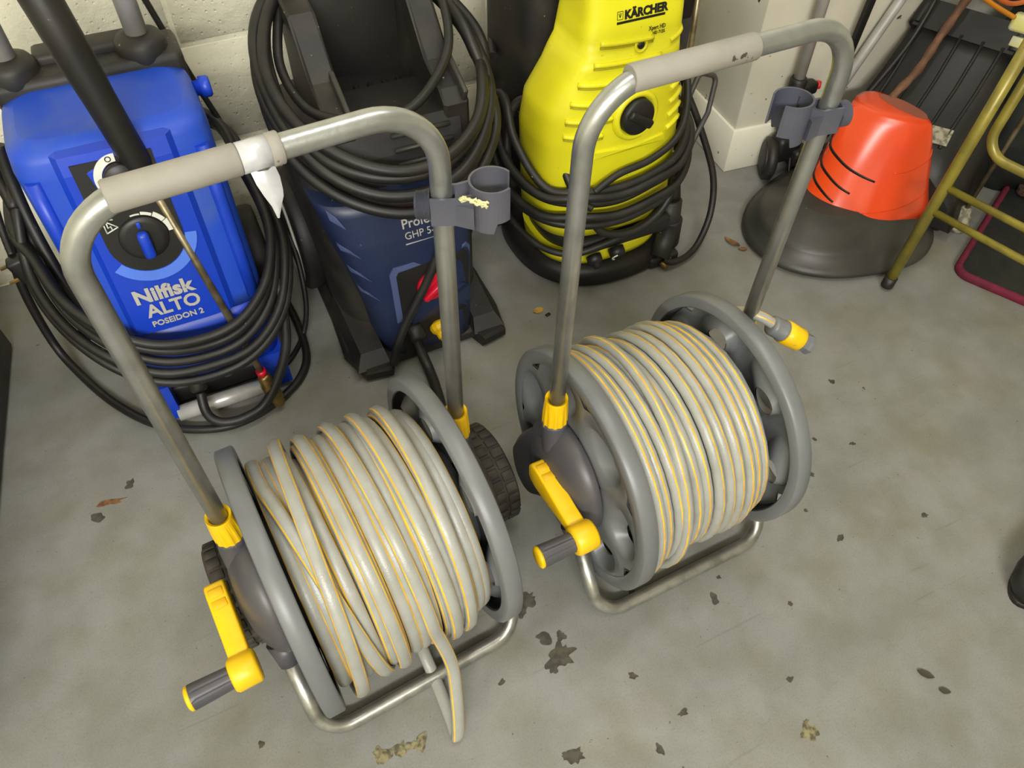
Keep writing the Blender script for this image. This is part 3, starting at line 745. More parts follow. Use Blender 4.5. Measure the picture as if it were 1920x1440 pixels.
def hose_thing(name, label, pts, r, m, cat='hose', group=None, closed=False, k=8, n=10):
    p = crv(pts, k, closed) if k > 1 else pts
    b = MB(); b.tube(p, r, n, closed); o = b.done(name, m); return tag(o, label, cat, group)
# coil draped round the blue washer: one long hose
base = [(-.300, 1.235, .318), (-.272, 1.135, .290), (-.222, 1.060, .262), (-.160, 1.030, .226), (-.085, 1.028, .208), (-.015, 1.040, .214), (.045, 1.085, .240), (.082, 1.165, .275), (.092, 1.245, .300), (.082, 1.330, .340), (.060, 1.420, .400), (-.060, 1.455, .440), (-.190, 1.440, .440), (-.272, 1.380, .430), (-.300, 1.300, .380)]
offs = [(.000, .000), (.006, -.0175), (-.004, .020), (.010, -.036), (-.002, .040)]
P = []
for k, (g, dz) in enumerate(offs):
    for i, p in enumerate(base):
        c = V((-.1, 1.25, 0)); d = V((p[0], p[1], 0)) - c; d.normalize()
        front = max(0, (1.25 - p[1]) / .22)
        P.append((p[0] + d.x * (g + .010 * (k % 2)), p[1] + d.y * (g + .006 * (k % 2)), p[2] + dz * (.55 + .45 * front) + random.uniform(-.003, .003)))
hose_thing('pressure_hose', 'black hose coiled round the body of the royal blue washer', P, .0085, 'rubber', group=None, k=6)
hose_thing('pressure_hose', 'black hose lying in an arc on the floor round the front of the blue washer', [(-.338, 1.36, .33), (-.372, 1.365, .20), (-.378, 1.350, .06), (-.351, 1.288, .012), (-.301, 1.185, .010), (-.242, 1.102, .010), (-.180, 1.054, .010), (-.113, 1.028, .010), (-.055, 1.030, .010), (.000, 1.050, .010), (.050, 1.085, .010), (.082, 1.14, .010), (.090, 1.23, .010), (.085, 1.33, .012)], .0085, 'rubber')
hose_thing('pressure_hose', 'black hose curling from the coupling and rising at the right of the blue washer', [(-.131, 1.074, .074), (-.134, 1.050, .050), (-.126, 1.032, .038), (-.105, 1.020, .032), (-.072, 1.016, .032), (-.030, 1.022, .042), (.012, 1.036, .088), (.046, 1.054, .150), (.062, 1.085, .215), (.066, 1.12, .25)], .0092, 'rubber')
hose_thing('power_cable', 'thin black cable running down beside the royal blue washer', [(.011, 1.430, .660), (.044, 1.420, .514), (.084, 1.400, .363), (.111, 1.360, .256), (.129, 1.300, .185), (.126, 1.250, .124), (.114, 1.220, .060), (.089, 1.200, .008), (.054, 1.155, .006), (.020, 1.130, .006)], .0055, 'rubber', 'cable')
for P, lb in (([(-.292, 1.350, .53), (-.303, 1.345, .467), (-.303, 1.330, .405), (-.300, 1.300, .335), (-.291, 1.250, .270), (-.262, 1.13, .235)], 'thick black cable hanging along the left flank of the blue washer'),
              ([(-.275, 1.330, .50), (-.283, 1.320, .44), (-.285, 1.290, .37), (-.274, 1.23, .29), (-.245, 1.14, .21)], 'black cable against the blue flank, right beside its thicker twin')):
    hose_thing('power_cable', lb, P, .010, 'rubber', 'cable')
pl_ = thing('power_plug', (-.335, 1.29, .27), 0, 'black mains plug hanging on its lead left of the blue washer', 'plug')
q = M.Rotation(R(-12), 3, 'Y')
b = MB(); b.box((-.335, 1.288, .292), (.030, .028, .050), q, .006); b.done('plug_body', 'black', pl_)
b = MB(); b.tube(crv([(-.322, 1.40, .46), (-.333, 1.375, .40), (-.340, 1.33, .345), (-.339, 1.295, .318)], 6), .0065, 10); b.done('lead', 'rubber', pl_)
for dz in (.272, .305):
    b = MB(); b.box((-.356, 1.285, dz), (.018, .006, .004), q); b.done('pin', 'brass', pl_)
# spray lance across the front
ln = thing('spray_lance', (-.001, 1.035, 0), 0, 'spray lance leaning over the blue washer, thick black grip and brass nozzle', 'lance')
a, z_ = V((-.001, 1.034, .016)), V((-.107, 1.150, .773)); dl = (z_ - a).normalized()
def al(s): return a + dl * s
b = MB(); b.tube([al(.525), al(.54), al(.64), al(.70), al(1.02)], [.016, .021, .0225, .025, .028], 20); b.done('grip', 'black', ln)
b = MB(); b.tube([al(.05), al(.56)], .0066, 12); b.done('pipe', 'steel', ln)
b = MB(); b.tube([al(-.0), al(.004), al(.014), al(.018), al(.058), al(.062), al(.080), al(.084)], [.010, .0125, .0125, .0145, .0160, .0140, .0125, .009], 18); b.done('nozzle', 'brass', ln)
b = MB(); b.tube([al(.084), al(.096)], .0095, 14); b.done('nozzle_ring', 'red', ln)

# ------------------------------------------------------------------ navy pressure washer with tray
bw = thing('pressure_washer', (.33, 1.25, 0), 0, 'navy blue pressure washer with black tray top and red knob', 'pressure washer', 'pressure washers along the wall')
b = MB(); P = [(.163, 1.50), (.160, 1.22), (.152, 1.10), (.176, 1.024), (.228, 1.016), (.240, 1.045), (.425, 1.045), (.436, 1.012), (.488, 1.022), (.502, 1.10), (.505, 1.22), (.500, 1.50)]
b.prism(P, (0, 0, .002), (1, 0, 0), (0, 1, 0), .030, bev=.007)
for s, xx in ((-1, .202), (1, .460)):
    b.rings([[(xx - .040, 1.03, .03), (xx + .030, 1.03, .03), (xx + .030, 1.22, .03), (xx - .040, 1.22, .03)], [(xx - .026 - s * .004, 1.06, .05), (xx + .022 - s * .004, 1.06, .05), (xx + .022, 1.22, .085), (xx - .026, 1.22, .085)]], smooth=False)
b.done('base_plate', 'dusty', bw)
BS = Shell([(.03, .331, .104, 1.040, 1.30, 4.5), (.12, .329, .110, 1.046, 1.30, 4.5), (.22, .324, .126, 1.054, 1.30, 4.2), (.30, .316, .138, 1.066, 1.30, 4), (.385, .310, .148, 1.090, 1.30, 4)])
b = MB(); BS.build(b, .030, .385)
b.done('front_cover', 'navy', bw)
RS = Shell([(.03, .331, .152, 1.12, 1.47, 5), (.20, .328, .160, 1.13, 1.47, 5), (.38, .325, .172, 1.14, 1.46, 5), (.44, .330, .160, 1.15, 1.45, 5)])
b = MB(); RS.build(b, .03, .44, 8); b.done('rear_body', 'dusty', bw)
# sloping vented hood between the cover and the tray
b = MB(); b.rings([[(.196, 1.120, .385), (.455, 1.120, .385), (.470, 1.30, .385), (.165, 1.30, .385)], [(.212, 1.140, .43), (.455, 1.140, .43), (.470, 1.30, .43), (.19, 1.30, .43)], [(.232, 1.168, .475), (.462, 1.168, .475), (.462, 1.30, .475), (.232, 1.30, .475)]], smooth=False)
b.done('vent_hood', 'black', bw)
for k in range(4):
    f = k / 3; b = MB(); b.tube([(.325, 1.106 + .042 * f, .400 + .060 * f), (.435, 1.106 + .042 * f, .400 + .060 * f)], .0045, 8); b.done('vent_slat', 'hood', bw)
# tray
b = MB(); b.box((.347, 1.285, .447), (.19, .24, .012)); b.box((.352, 1.400, .53), (.22, .016, .20), bev=.004); b.done('tray', 'black', bw)
for k in range(5):
    b = MB(); b.box((.295 + k * .028, 1.26, .456), (.010, .17, .008), bev=.003, seg=1); b.done('tray_rib', 'dusty', bw)
for x in (.222, .432):
    b = MB(); P = [(1.160, .395), (1.160, .485), (1.185, .505), (1.245, .530), (1.330, .612), (1.408, .628), (1.408, .395)]
    b.prism(P, (x, 0, 0), (0, 1, 0), (0, 0, 1), .048, bev=.005); b.done('tray_side', 'dusty', bw)
    b = MB(); b.box((x + .040, 1.21, .505), (.010, .10, .052), M.Rotation(R(24), 3, 'X'), .003); b.done('tray_trim', 'hood', bw)
for x in (.238, .462):
    b = MB(); b.tube([(x, 1.385, .40), (x, 1.385, .86)], .0135, 14); b.done('handle_tube', 'hood', bw)
b = MB(); b.tube([(.238, 1.385, .86), (.462, 1.385, .86)], .0135, 14); b.done('handle_tube', 'hood', bw)
# control recess
b = MB(); fr = [(.262, .118), (.262, .236), (.272, .250), (.425, .250), (.434, .238), (.434, .118)]
BS.patch(b, fr, .004, .006); b.done('control_frame', 'navyl', bw)
b = MB(); BS.patch(b, [(.274, .112), (.274, .232), (.280, .240), (.418, .240), (.424, .230), (.424, .112)], .0052, .004); b.done('control_panel', 'panel', bw)
b = MB(); BS.patch(b, [(.290, .110), (.285, .150), (.30, .166), (.41, .166), (.424, .15), (.424, .11)], .0085, .005); b.done('lower_lip', 'navy', bw)
c = BS.P(.340, .190, .004); b = MB(); b.lathe([(.031, 0), (.030, .008), (.024, .011), (.001, .012)], c, (0, -1, .1), 32); k_ = b.done('switch_knob', 'red', bw)
b = MB(); b.box(c + V((0, -.015, .001)), (.058, .020, .014), M.Rotation(R(-38), 3, 'Y'), .005); sub(b.done('knob_grip', 'red', None), k_)
b = MB(); BS.patch(b, [(.268, .028), (.272, .100), (.282, .112), (.402, .112), (.412, .100), (.414, .028)], .003, .003); b.done('coupling_recess', 'panel', bw)  # flat black patch on the cover; the cavity's shade is its colour
b = MB(); 
ax = V((.04, -.80, -.42)); c = V((.344, 1.045, .090))
b.lathe([(.010, 0), (.019, .006), (.021, .012), (.019, .020), (.013, .026), (.012, .036), (.0085, .038), (.0085, .046), (.0055, .048), (.0050, .040), (.0005, .040)], c, ax, 12, smooth=False); b.done('water_inlet', 'hy', bw)
b = MB(); b.lathe([(.015, 0), (.018, .008), (.0175, .030), (.0135, .036)], (.292, 1.050, .100), (.05, -.74, -.60), 18); b.done('hose_coupling', 'dusty', bw)
for x, z, w_, h_ in ((.188, .366, .020, .030), (.196, .300, .026, .022), (.206, .246, .026, .022), (.216, .196, .024, .020)):
    b = MB(); BS.patch(b, [(x - w_ * .4, z + h_ * .45), (x - w_ * .25, z - h_ * .25), (x + w_ * .9, z - h_ * .8), (x + w_ * .3, z)], .003, .004); b.done('side_gill', 'navyl', bw)
text('Professional', 'lettering', BS.P(.302, .322, .0012), BS.rot(.33, .36), .026, 'silver', bw, bold=.0003, sx=.95)
text('GHP 5-55', 'lettering', BS.P(.304, .301, .0012), BS.rot(.33, .34), .020, 'silver', bw, sx=.95)
b = MB(); BS.patch(b, [(.304, .2900), (.304, .2920), (.44, .2920), (.44, .2900)], .0012, .002); b.done('print_rule', 'silver', bw)
text('BOSCH', 'lettering', BS.P(.302, .356, .003), BS.rot(.33, .378), .026, 'redp', bw, bold=.0006)
for s in (-1, 1):
    xw = .331 + s * .172
    b = MB(); b.lathe([(.128, -.020), (.134, -.012), (.134, .012), (.128, .020), (.10, .022)], (xw, 1.395, .134), (s, 0, 0), 48); wl_ = b.done('wheel', 'dusty', bw)
    b = MB(); b.lathe([(.112, .021), (.118, .024), (.112, .027), (.105, .022)], (xw, 1.395, .134), (s, 0, 0), 48, caps=False); sub(tag(b.done('wheel_rim', 'white', None), 'pale ring on the wheel face'), wl_)
# hose coil hung over the tray
P = []
for k in range(6):
    for j in range(16):
        t = 2 * pi * j / 16; e = [(.000, 0, .004), (.008, .012, .020), (-.006, -.012, .032), (.010, .020, -.008), (-.010, -.010, .046), (.004, .006, .012)][k]
        a_ = .192 + e[0] + .006 * sin(3 * t + k)
        P.append((.345 + a_ * cos(t), 1.258 + (.204 + e[1] * .4) * sin(t), .506 + (.122 + e[1] * .3) * sin(t) + e[2] * (.9 - .5 * sin(t)) + .004 * sin(2 * t + 2 * k)))
hose_thing('pressure_hose', 'black hose coiled over the tray of the navy washer', P, .0105, 'rubber', k=6)
hose_thing('pressure_hose', 'loose inner loop of black hose crossing the tray of the navy washer', [(.225, 1.40, .60), (.190, 1.31, .545), (.205, 1.22, .505), (.262, 1.155, .505), (.340, 1.135, .507), (.405, 1.16, .525), (.468, 1.22, .560), (.490, 1.30, .61), (.475, 1.38, .66), (.435, 1.43, .70)], .0085, 'rubber')
hose_thing('pressure_hose', 'black hose down the front of the navy washer to the floor', [(.395, 1.062, .345), (.372, 1.038, .310), (.350, 1.030, .270), (.318, 1.026, .210), (.280, 1.022, .150), (.252, 1.016, .10), (.232, 1.01, .048)], .0085, 'rubber')
hose_thing('pressure_hose', 'black hose leaving the coupling of the navy washer, lying towards the reels', [(.2935, 1.060, .078), (.296, 1.035, .045), (.300, 1.000, .016), (.296, .950, .010), (.284, .88, .010), (.268, .80, .010), (.262, .72, .010)], .0110, 'rubber')

# ------------------------------------------------------------------ yellow pressure washer
kw = thing('pressure_washer', (.80, 1.27, 0), 0, 'lemon yellow pressure washer with black rear shell and round black dial', 'pressure washer', 'pressure washers along the wall')
b = MB()
b.rings([sup(.815, 1.262, z, rx, ry, 2.4, 64) for z, rx, ry in ((.002, .188, .186), (.008, .196, .194), (.036, .196, .194), (.050, .188, .186), (.056, .170, .168))]); b.done('base_ring', 'black', kw)
KS = Shell([(.05, .800, .150, 1.096, 1.34, 2.6), (.10, .795, .155, 1.084, 1.33, 2.8), (.20, .782, .160, 1.078, 1.30, 3), (.30, .774, .160, 1.076, 1.29, 3), (.38, .768, .160, 1.079, 1.28, 3.2), (.44, .766, .150, 1.084, 1.27, 3.4), (.50, .772, .126, 1.090, 1.25, 3.8), (.545, .780, .106, 1.096, 1.24, 6), (.60, .786, .102, 1.106, 1.24, 6), (.68, .787, .100, 1.120, 1.24, 6), (.74, .787, .088, 1.14, 1.24, 5)])
b = MB(); KS.build(b, .155, .74, 24); b.done('front_cover', 'ky', kw)
b = MB(); KS.build(b, .060, .105, 3); b.done('lower_trim', 'ky', kw)
b = MB(); b.rings([KS.ring(z, -.012) for z in (.055, .11, .16)]); b.done('inner_body', 'black', kw)
b = MB(); b.rings([sup(cx, 1.375, z, hw, .115, 5, 48) for z, cx, hw in ((.04, .815, .175), (.18, .812, .172), (.40, .808, .166), (.62, .802, .160), (.80, .798, .150), (.82, .798, .14))]); b.done('rear_shell', 'dusty', kw)
b = MB(); b.lathe([(.036, 0), (.044, .006), (.040, .010), (.020, .004), (.001, .004)], (.700, 1.262, .735), (0, -1, .3), 28); b.done('rear_boss', 'dusty', kw)
for s, x in ((-1, .625), (1, 1.005)):
    b = MB(); b.lathe([(.075, -.018), (.082, -.012), (.082, .012), (.075, .018), (.02, .02), (.001, .02)], (x, 1.40, .083), (s, 0, 0), 36); b.done('wheel', 'dusty', kw)
for k, z in enumerate((.562, .528, .495, .462, .430, .400)):
    _, cx, hw, _, _, _ = KS.at(z)
    xl = cx - hw * .74 - (.010 if k > 1 else 0); xr = cx + (.030 if k == 0 else .055 if k < 3 else -.030 if k < 5 else -.05)
    b = MB(); n = 14
    pts = [KS.P(xl + (xr - xl) * i / n, z + .006 * (1 - i / n) ** 2 - .0, .0006) for i in range(n + 1)]
    b.tube(pts, .0048, 8, ry=.0060); b.done('cover_rib', 'ky', kw)
    b = MB(); b.tube([p + V((0, -.0015, -.0068)) for p in pts], .0022, 6); b.done('rib_shade', 'kyshade', kw)  # darker strand that paints the shadow below each rib
for z in (.452, .425, .398, .372):
    b = MB(); pts = [KS.P(x, z + .010 * (x - .86) / .04, .0006) for x in (.866, .876, .886, .897, .905)]
    b.tube(pts, .0048, 8, ry=.0058); b.done('cover_rib', 'ky', kw)
b = MB(); pts = [KS.P(.85 + .035 * i / 6, .548 + .012 * i / 6, .0006) for i in range(7)]; b.tube(pts, .004, 8); b.done('cover_rib', 'ky', kw)
def kp(x, z, off=.0008): return V((x, KS.y(.786, z, off), z))
krot = face_rot(KS.tilt(.786, .59))
text('KÄRCHER', 'lettering', kp(.7515, .6015), krot, .0195, 'blackp', kw, bold=.0010, sx=1.0)
b = MB(); b.prism([(.7365, .5945), (.8345, .5945), (.8345, .5985), (.7365, .5985)], (0, kp(0, .5965, 0).y, 0), (1, 0, 0), (0, .0, 1), .0012); b.done('print_bar', 'blackp', kw)
b = MB()
for p, q in (((.737, .602), (.737, .615)), ((.737, .615), (.748, .615)), ((.748, .615), (.748, .602)), ((.748, .602), (.737, .602)), ((.7395, .612), (.7425, .605)), ((.7455, .612), (.7425, .605)), ((.7425, .613), (.7425, .605))):
    b.tube([kp(*p), kp(*q)], .0005, 5)
b.done('emblem', 'blackp', kw)
text('Xpert HD', 'lettering', kp(.802, .5735), krot, .0105, 'blackp', kw, sx=.80)
text('HD 7125', 'lettering', kp(.8105, .5655), krot, .0080, 'blackp', kw, sx=.86)
c = KS.P(.787, .553); b = MB(); b.lathe([(.014, -.002), (.014, .003), (.0105, .004), (.009, .001), (.0005, .001)], c, (0, -1, .1), 28); b.done('lock_ring', 'ky', kw)
b = MB(); b.lathe([(.0075, 0), (.007, .003), (.0005, .0035)], c, (0, -1, .1), 20); b.done('lock', 'blackp', kw)
c = KS.P(.786, .424, -.004)
b = MB(); b.lathe([(.052, -.004), (.050, .008), (.044, .014), (.038, .012), (.036, .002), (.0005, .002)], c, (.03, -1, .06), 48); b.done('dial_bezel', 'ky', kw)
b = MB(); b.lathe([(.036, .0), (.035, .018), (.031, .022), (.0005, .022)], c, (.03, -1, .06), 40); kd = b.done('dial', 'black', kw)
b = MB(); b.box(c + V((0, -.027, .001)), (.060, .012, .018), M.Rotation(R(32), 3, 'Y'), .005); sub(b.done('dial_grip', 'black', None), kd)
b = MB(); KS.patch(b, [(.70, .352), (.705, .366), (.86, .366), (.865, .352)], .005, .008); b.done('cover_ledge', 'ky', kw)
b = MB(); b.box((.800, 1.086, .130), (.24, .03, .038), bev=.008); b.done('coupling_recess', 'panel', kw)
for x, z, r in ((.722, .108, .017), (.778, .110, .018)):
    b = MB(); b.lathe([(r, 0), (r, .012), (r * .86, .018), (r * .45, .020), (r * .42, .030), (.0005, .030)] if x < .75 else [(r, 0), (r, .012), (r * .9, .020), (.0005, .021)], (x, 1.070, z), (-.05, -.86, -.5) , 24); kn = b.done('control_knob', 'black', kw)
    if x > .75:
        ax = V((-.05, -.86, -.5)).normalized(); u = V((1, 0, 0)); u = (u - ax * u.dot(ax)).normalized(); v_ = ax.cross(u); cc = V((x, 1.070, z)) + ax * .0212
        if v_.z < 0: v_ = -v_
        b = MB(); b.tube([cc + u * (.0145 * cos(a)) + v_ * (.0145 * sin(a)) for a in [R(120 + 13 * i) for i in range(11)]], .0016, 6); sub(b.done('knob_mark', 'white', None), kn)
b = MB(); b.box((.960, 1.25, .60), (.030, .10, .16), bev=.006); b.box((.955, 1.22, .66), (.02, .05, .06), bev=.004); b.done('lance_holder', 'black', kw)
b = MB(); b.tube(fillet([(.955, 1.215, .30), (.985, 1.19, .31), (1.030, 1.21, .392), (1.078, 1.21, .372), (1.050, 1.18, .310), (.985, 1.14, .262)], .014, 5), .0058, 10); b.done('hook_wire', 'tubed', kw)
# lance standing in its foot beside the yellow washer
kl = thing('spray_lance', (.965, 1.115, 0), 0, 'slim spray lance upright in a black holder right of the yellow washer', 'lance')
b = MB(); b.tube([(.957, 1.150, .26), (.958, 1.185, .70)], .0055, 10); b.done('pipe', 'steel', kl)
b = MB(); b.tube([(.955, 1.122, .150), (.956, 1.130, .165), (.957, 1.148, .235), (.957, 1.150, .250)], [.017, .0175, .0145, .009], 18); b.done('nozzle', 'black', kl)
b = MB(); b.lathe([(.031, .026), (.034, .032), (.034, .095), (.030, .100), (.028, .098), (.026, .145), (.022, .150)], (.953, 1.118, 0), (0, .06, 1), 24); b.tube([(.945, 1.105, .085), (.905, 1.070, .035)], .023, 18); b.box((.925, 1.10, .016), (.08, .06, .03), bev=.008); b.done('holder', 'dusty', kl)
b = MB(); b.tube([(.912, 1.068, .022), (.922, 1.055, .010)], .008, 10); b.done('inlet', 'brass', kl)
# hoses of the yellow washer
base = [(.602, 1.275, .275), (.588, 1.195, .268), (.612, 1.105, .268), (.670, 1.058, .272), (.745, 1.045, .268), (.820, 1.046, .276), (.890, 1.062, .290), (.945, 1.120, .312), (.962, 1.21, .335), (.95, 1.32, .350), (.90, 1.47, .36), (.79, 1.505, .36), (.68, 1.48, .345), (.622, 1.37, .31)]
P = []
for k, (g, dz, up) in enumerate(((.004, -.050, 0), (.014, -.026, .0), (-.002, -.002, .01), (.012, .018, .03), (.000, .030, .10))):
    for i, p in enumerate(base):
        d = V((p[0] - .775, p[1] - 1.27, 0)).normalized(); bump_ = up if i in (0, 13) else up * .6 if i in (1, 12) else 0
        P.append((p[0] + d.x * g, p[1] + d.y * g, p[2] + dz + bump_ + random.uniform(-.004, .004)))
hose_thing('pressure_hose', 'black hose coiled round the waist of the yellow washer', P, .0088, 'rubber', k=6)
hose_thing('pressure_hose', 'black hose arching up at the left of the yellow washer', [(.606, 1.24, .215), (.588, 1.23, .30), (.604, 1.25, .380), (.632, 1.235, .412), (.648, 1.18, .388), (.652, 1.115, .335), (.664, 1.068, .285), (.690, 1.046, .262)], .0088, 'rubber')
hose_thing('pressure_hose', 'black hose strand rising across the yellow cover below the dial', [(.690, 1.046, .300), (.745, 1.052, .322), (.820, 1.054, .334), (.885, 1.068, .358), (.930, 1.11, .392), (.955, 1.17, .44), (.958, 1.25, .48)], .0075, 'rubber')
hose_thing('pressure_hose', 'thin black hose looping wide over the floor right of the yellow washer', [(.990, 1.25, .44), (1.018, 1.235, .352), (1.048, 1.20, .274), (1.079, 1.15, .165), (1.070, 1.115, .085), (1.030, 1.085, .030), (.985, 1.065, .016), (.935, 1.055, .022), (.915, 1.064, .033)], .0078, 'rubber')
hose_thing('pressure_hose', 'black hose hanging in a curve over the lower trim of the yellow washer', [(.700, 1.060, .228), (.716, 1.046, .196), (.760, 1.040, .177), (.815, 1.040, .178), (.860, 1.046, .198), (.890, 1.056, .232), (.905, 1.07, .258)], .0085, 'rubber')
hose_thing('pressure_hose', 'black hose low along the base of the yellow washer', [(.590, 1.30, .17), (.590, 1.20, .150), (.618, 1.12, .132), (.668, 1.070, .132), (.740, 1.056, .146), (.80, 1.056, .158), (.858, 1.066, .172), (.905, 1.085, .205)], .0075, 'rubber')

# ------------------------------------------------------------------ orange hover mower
mw = thing('hover_mower', (1.42, 1.05, 0), R(-65), 'orange and charcoal hover mower with a long black grass box', 'mower')
b = MB()
def deck(z, g): 
    P = []
    for j in range(64):
        t = 2 * pi * j / 64; r = .205 + g + .030 * max(0, cos(t + pi / 2)) ** 3 - .012 * cos(2 * (t + .4)) + .012 * cos(3 * t)
        P.append((.015 + r * cos(t) * 1.0, -.012 + r * sin(t) * 1.02, z))
    return P
b.rings([deck(z, g) for z, g in ((.004, .004), (.010, .014), (.020, .014), (.026, .004), (.050, -.016), (.056, -.018), (.062, -.030), (.085, -.070), (.100, -.11))]); b.done('hover_deck', 'hood', mw, False)
MB0 = [(-.062, -.108), (-.022, -.126), (.022, -.127), (.088, -.106), (.144, -.054), (.176, .01), (.186, .06), (.16, .12), (.0, .14), (-.08, .09), (-.092, .0), (-.082, -.07)]
MT1 = [(-.066, .055), (-.040, .050), (-.005, .048), (.035, .053), (.070, .062), (.095, .076), (.106, .092), (.085, .115), (.02, .135), (-.05, .145), (-.074, .12), (-.076, .085)]
K6 = 6
PB = crv([V((x, y, 0)) for x, y in MB0], K6, True); PT = crv([V((x, y, 0)) for x, y in MT1], K6, True)
def mpt(i, u, off=0.0):
    """point on the cover: i runs round the outline (12 control points), u from base 0 to top 1"""
    f = (i * K6) % 72; a = int(f); t = f - a
    p = PB[a].lerp(PB[(a + 1) % 72], t); q = PT[a].lerp(PT[(a + 1) % 72], t); g = max(0, u) ** .85
    r = p.lerp(q, g); c = V((.03, .05, 0)); d = (r - c).normalized()
    return V((r.x + d.x * off, r.y + d.y * off, .078 + .180 * (1 - (1 - u) ** 1.25)))
b = MB(); us = [0, .04, .1, .2, .3, .4, .5, .6, .7, .8, .88, .94, 1.0]
rr = [[mpt(i / K6, u) for i in range(72)] for u in us]
rr[0] = [p + V((0, 0, -.012)) for p in rr[0]]
c = V((.02, .10, 0))
for k_, dz in ((.86, .006), (.6, .008), (.3, .008)): rr.append([V((c.x + (p.x - c.x) * k_, c.y + (p.y - c.y) * k_, p.z + dz)) for p in [mpt(i / K6, 1) for i in range(72)]])
b.rings(rr, 0, False, True, True); b.done('motor_cover', 'orange', mw, False)
b = MB(); b.prism([(p.x, p.y) for p in crv([V((x, y, 0)) for x, y in ((-.034, .128), (-.022, .108), (.010, .094), (.045, .086), (.078, .086), (.092, .094), (.075, .116), (.02, .134))], 4, True)], (0, 0, .2625), (1, 0, 0), (0, 1, 0), .004); b.done('painted_notch', 'notch_shade', mw, False)  # flat patch; the hollow's shade is painted by its colour
for i0, i1, u0, u1 in ((-1.3, 3.0, .62, .36), (-1.1, 2.3, .44, .22), (-.8, 1.8, .28, .12)):
    b = MB(); n = 20; pts = []
    for k_ in range(n + 1):
        f = k_ / n; pts.append(mpt((i0 + (i1 - i0) * f) % 12, u0 + (u1 - u0) * (f ** .7), .0008))
    rad = [max(.0008, .0068 * sin(pi * (.08 + .86 * k_ / n)) ** .6) for k_ in range(n + 1)]
    b.tube(pts, rad, 8, ry=.0022, up=(0, 0, 1)); b.done('vent_slot', 'blackp', mw, False)
n = 20
for i0, i1, u0, u1 in ((1.2, 5.6, .06, .20), (3.6, 6.3, .45, .62)):
    b = MB(); b.tube([mpt(i0 + (i1 - i0) * k_ / n, u0 + (u1 - u0) * (k_ / n) ** 1.5, .0002) for k_ in range(n + 1)], .0016, 6); b.done('cover_crease', 'orange', mw, False)
# grass box behind: sloping ribbed lid, handle slot
b = MB()
def boxring(y, zt, xl, xr, zb): return [(xl, y, zb), (xr + .075, y, zb), (xr + .045, y, (zb + zt) / 2), (xr - .006, y, zt - .016), (xr - .028, y, zt), (xl + .028, y, zt), (xl + .006, y, zt - .016), (xl - .006, y, (zb + zt) / 2)]
b.rings([boxring(*q) for q in ((.075, .150, -.100, .178, .03), (.12, .190, -.100, .180, .03), (.185, .222, -.094, .178, .03), (.250, .275, -.084, .176, .04), (.305, .328, -.077, .174, .05), (.335, .362, -.073, .172, .06))])
bxo = b.done('grass_box', 'hoodd', mw, False)
for x in (-.050, -.005, .045, .095, .14):
    b = MB(); b.tube([(x, .125, .1920), (x, .185, .2225), (x + .003, .250, .2755), (x + .003, .305, .3285), (x + .003, .330, .357)], .0044, 8); b.done('lid_rib', 'hoodd', mw, False)
b = MB(); P = [(-.055, .455), (-.055, .575), (-.03, .600), (.145, .600), (.17, .575), (.17, .455)]
for p0, p1 in ((( -.062, .335, .348), (-.060, .420, .408)), ((.164, .335, .348), (.160, .420, .408))): b.tube([p0, p1], .017, 12)
b.tube(crv([(-.062, .416, .406), (-.043, .440, .422), (.052, .446, .428), (.140, .440, .422), (.162, .416, .406)], 6), .017, 12); b.done('box_handle', 'hoodd', mw, False)
b = MB(); b.rings([[(-.068, .328, .340), (.168, .328, .340), (.168, .385, .385), (-.068, .385, .385)], [(-.068, .322, .352), (.168, .322, .352), (.168, .379, .397), (-.068, .379, .397)]], smooth=False); b.done('box_lip', 'hoodd', mw, False)
b = MB(); q = M.Rotation(R(25), 3, 'X') @ M.Rotation(R(6), 3, 'Z'); b.box((.125, .150, .2085), (.048, .046, .002), q); b.done('sticker', 'label', mw, False)
b = MB(); b.box((.196, .015, .060), (.030, .055, .018), bev=.005); b.done('deck_latch', 'black', mw, False)
b = MB(); b.lathe([(.030, -.012), (.034, -.008), (.034, .008), (.030, .012), (.001, .013)], (.185, .38, .035), (1, 0, 0), 24); b.lathe([(.030, -.012), (.034, -.008), (.034, .008), (.030, .012), (.001, .013)], (-.085, .38, .035), (-1, 0, 0), 24); b.box((.05, .38, .06), (.24, .03, .05)); b.done('rear_wheel', 'black', mw, False)
hose_thing('power_cable', 'black cable along the left edge of the black grass box', [(1.40, 1.19, .07), (1.46, 1.195, .13), (1.535, 1.195, .20), (1.60, 1.205, .26), (1.66, 1.215, .33), (1.70, 1.225, .42), (1.73, 1.235, .54)], .006, 'rubber', 'cable')
st = [(1.505, 1.100, .236), (1.552, 1.118, .268), (1.605, 1.125, .310), (1.66, 1.145, .370), (1.73, 1.165, .455), (1.80, 1.19, .55)]
b = MB(); p = crv(st, 6); b.tube(p, [.0100 + .0014 * sin(1.7 * i) for i in range(len(p))], 9); tag(b.done('wooden_stick', 'wood'), 'knotty brown stick lying on the black grass box behind the orange cover', 'stick')

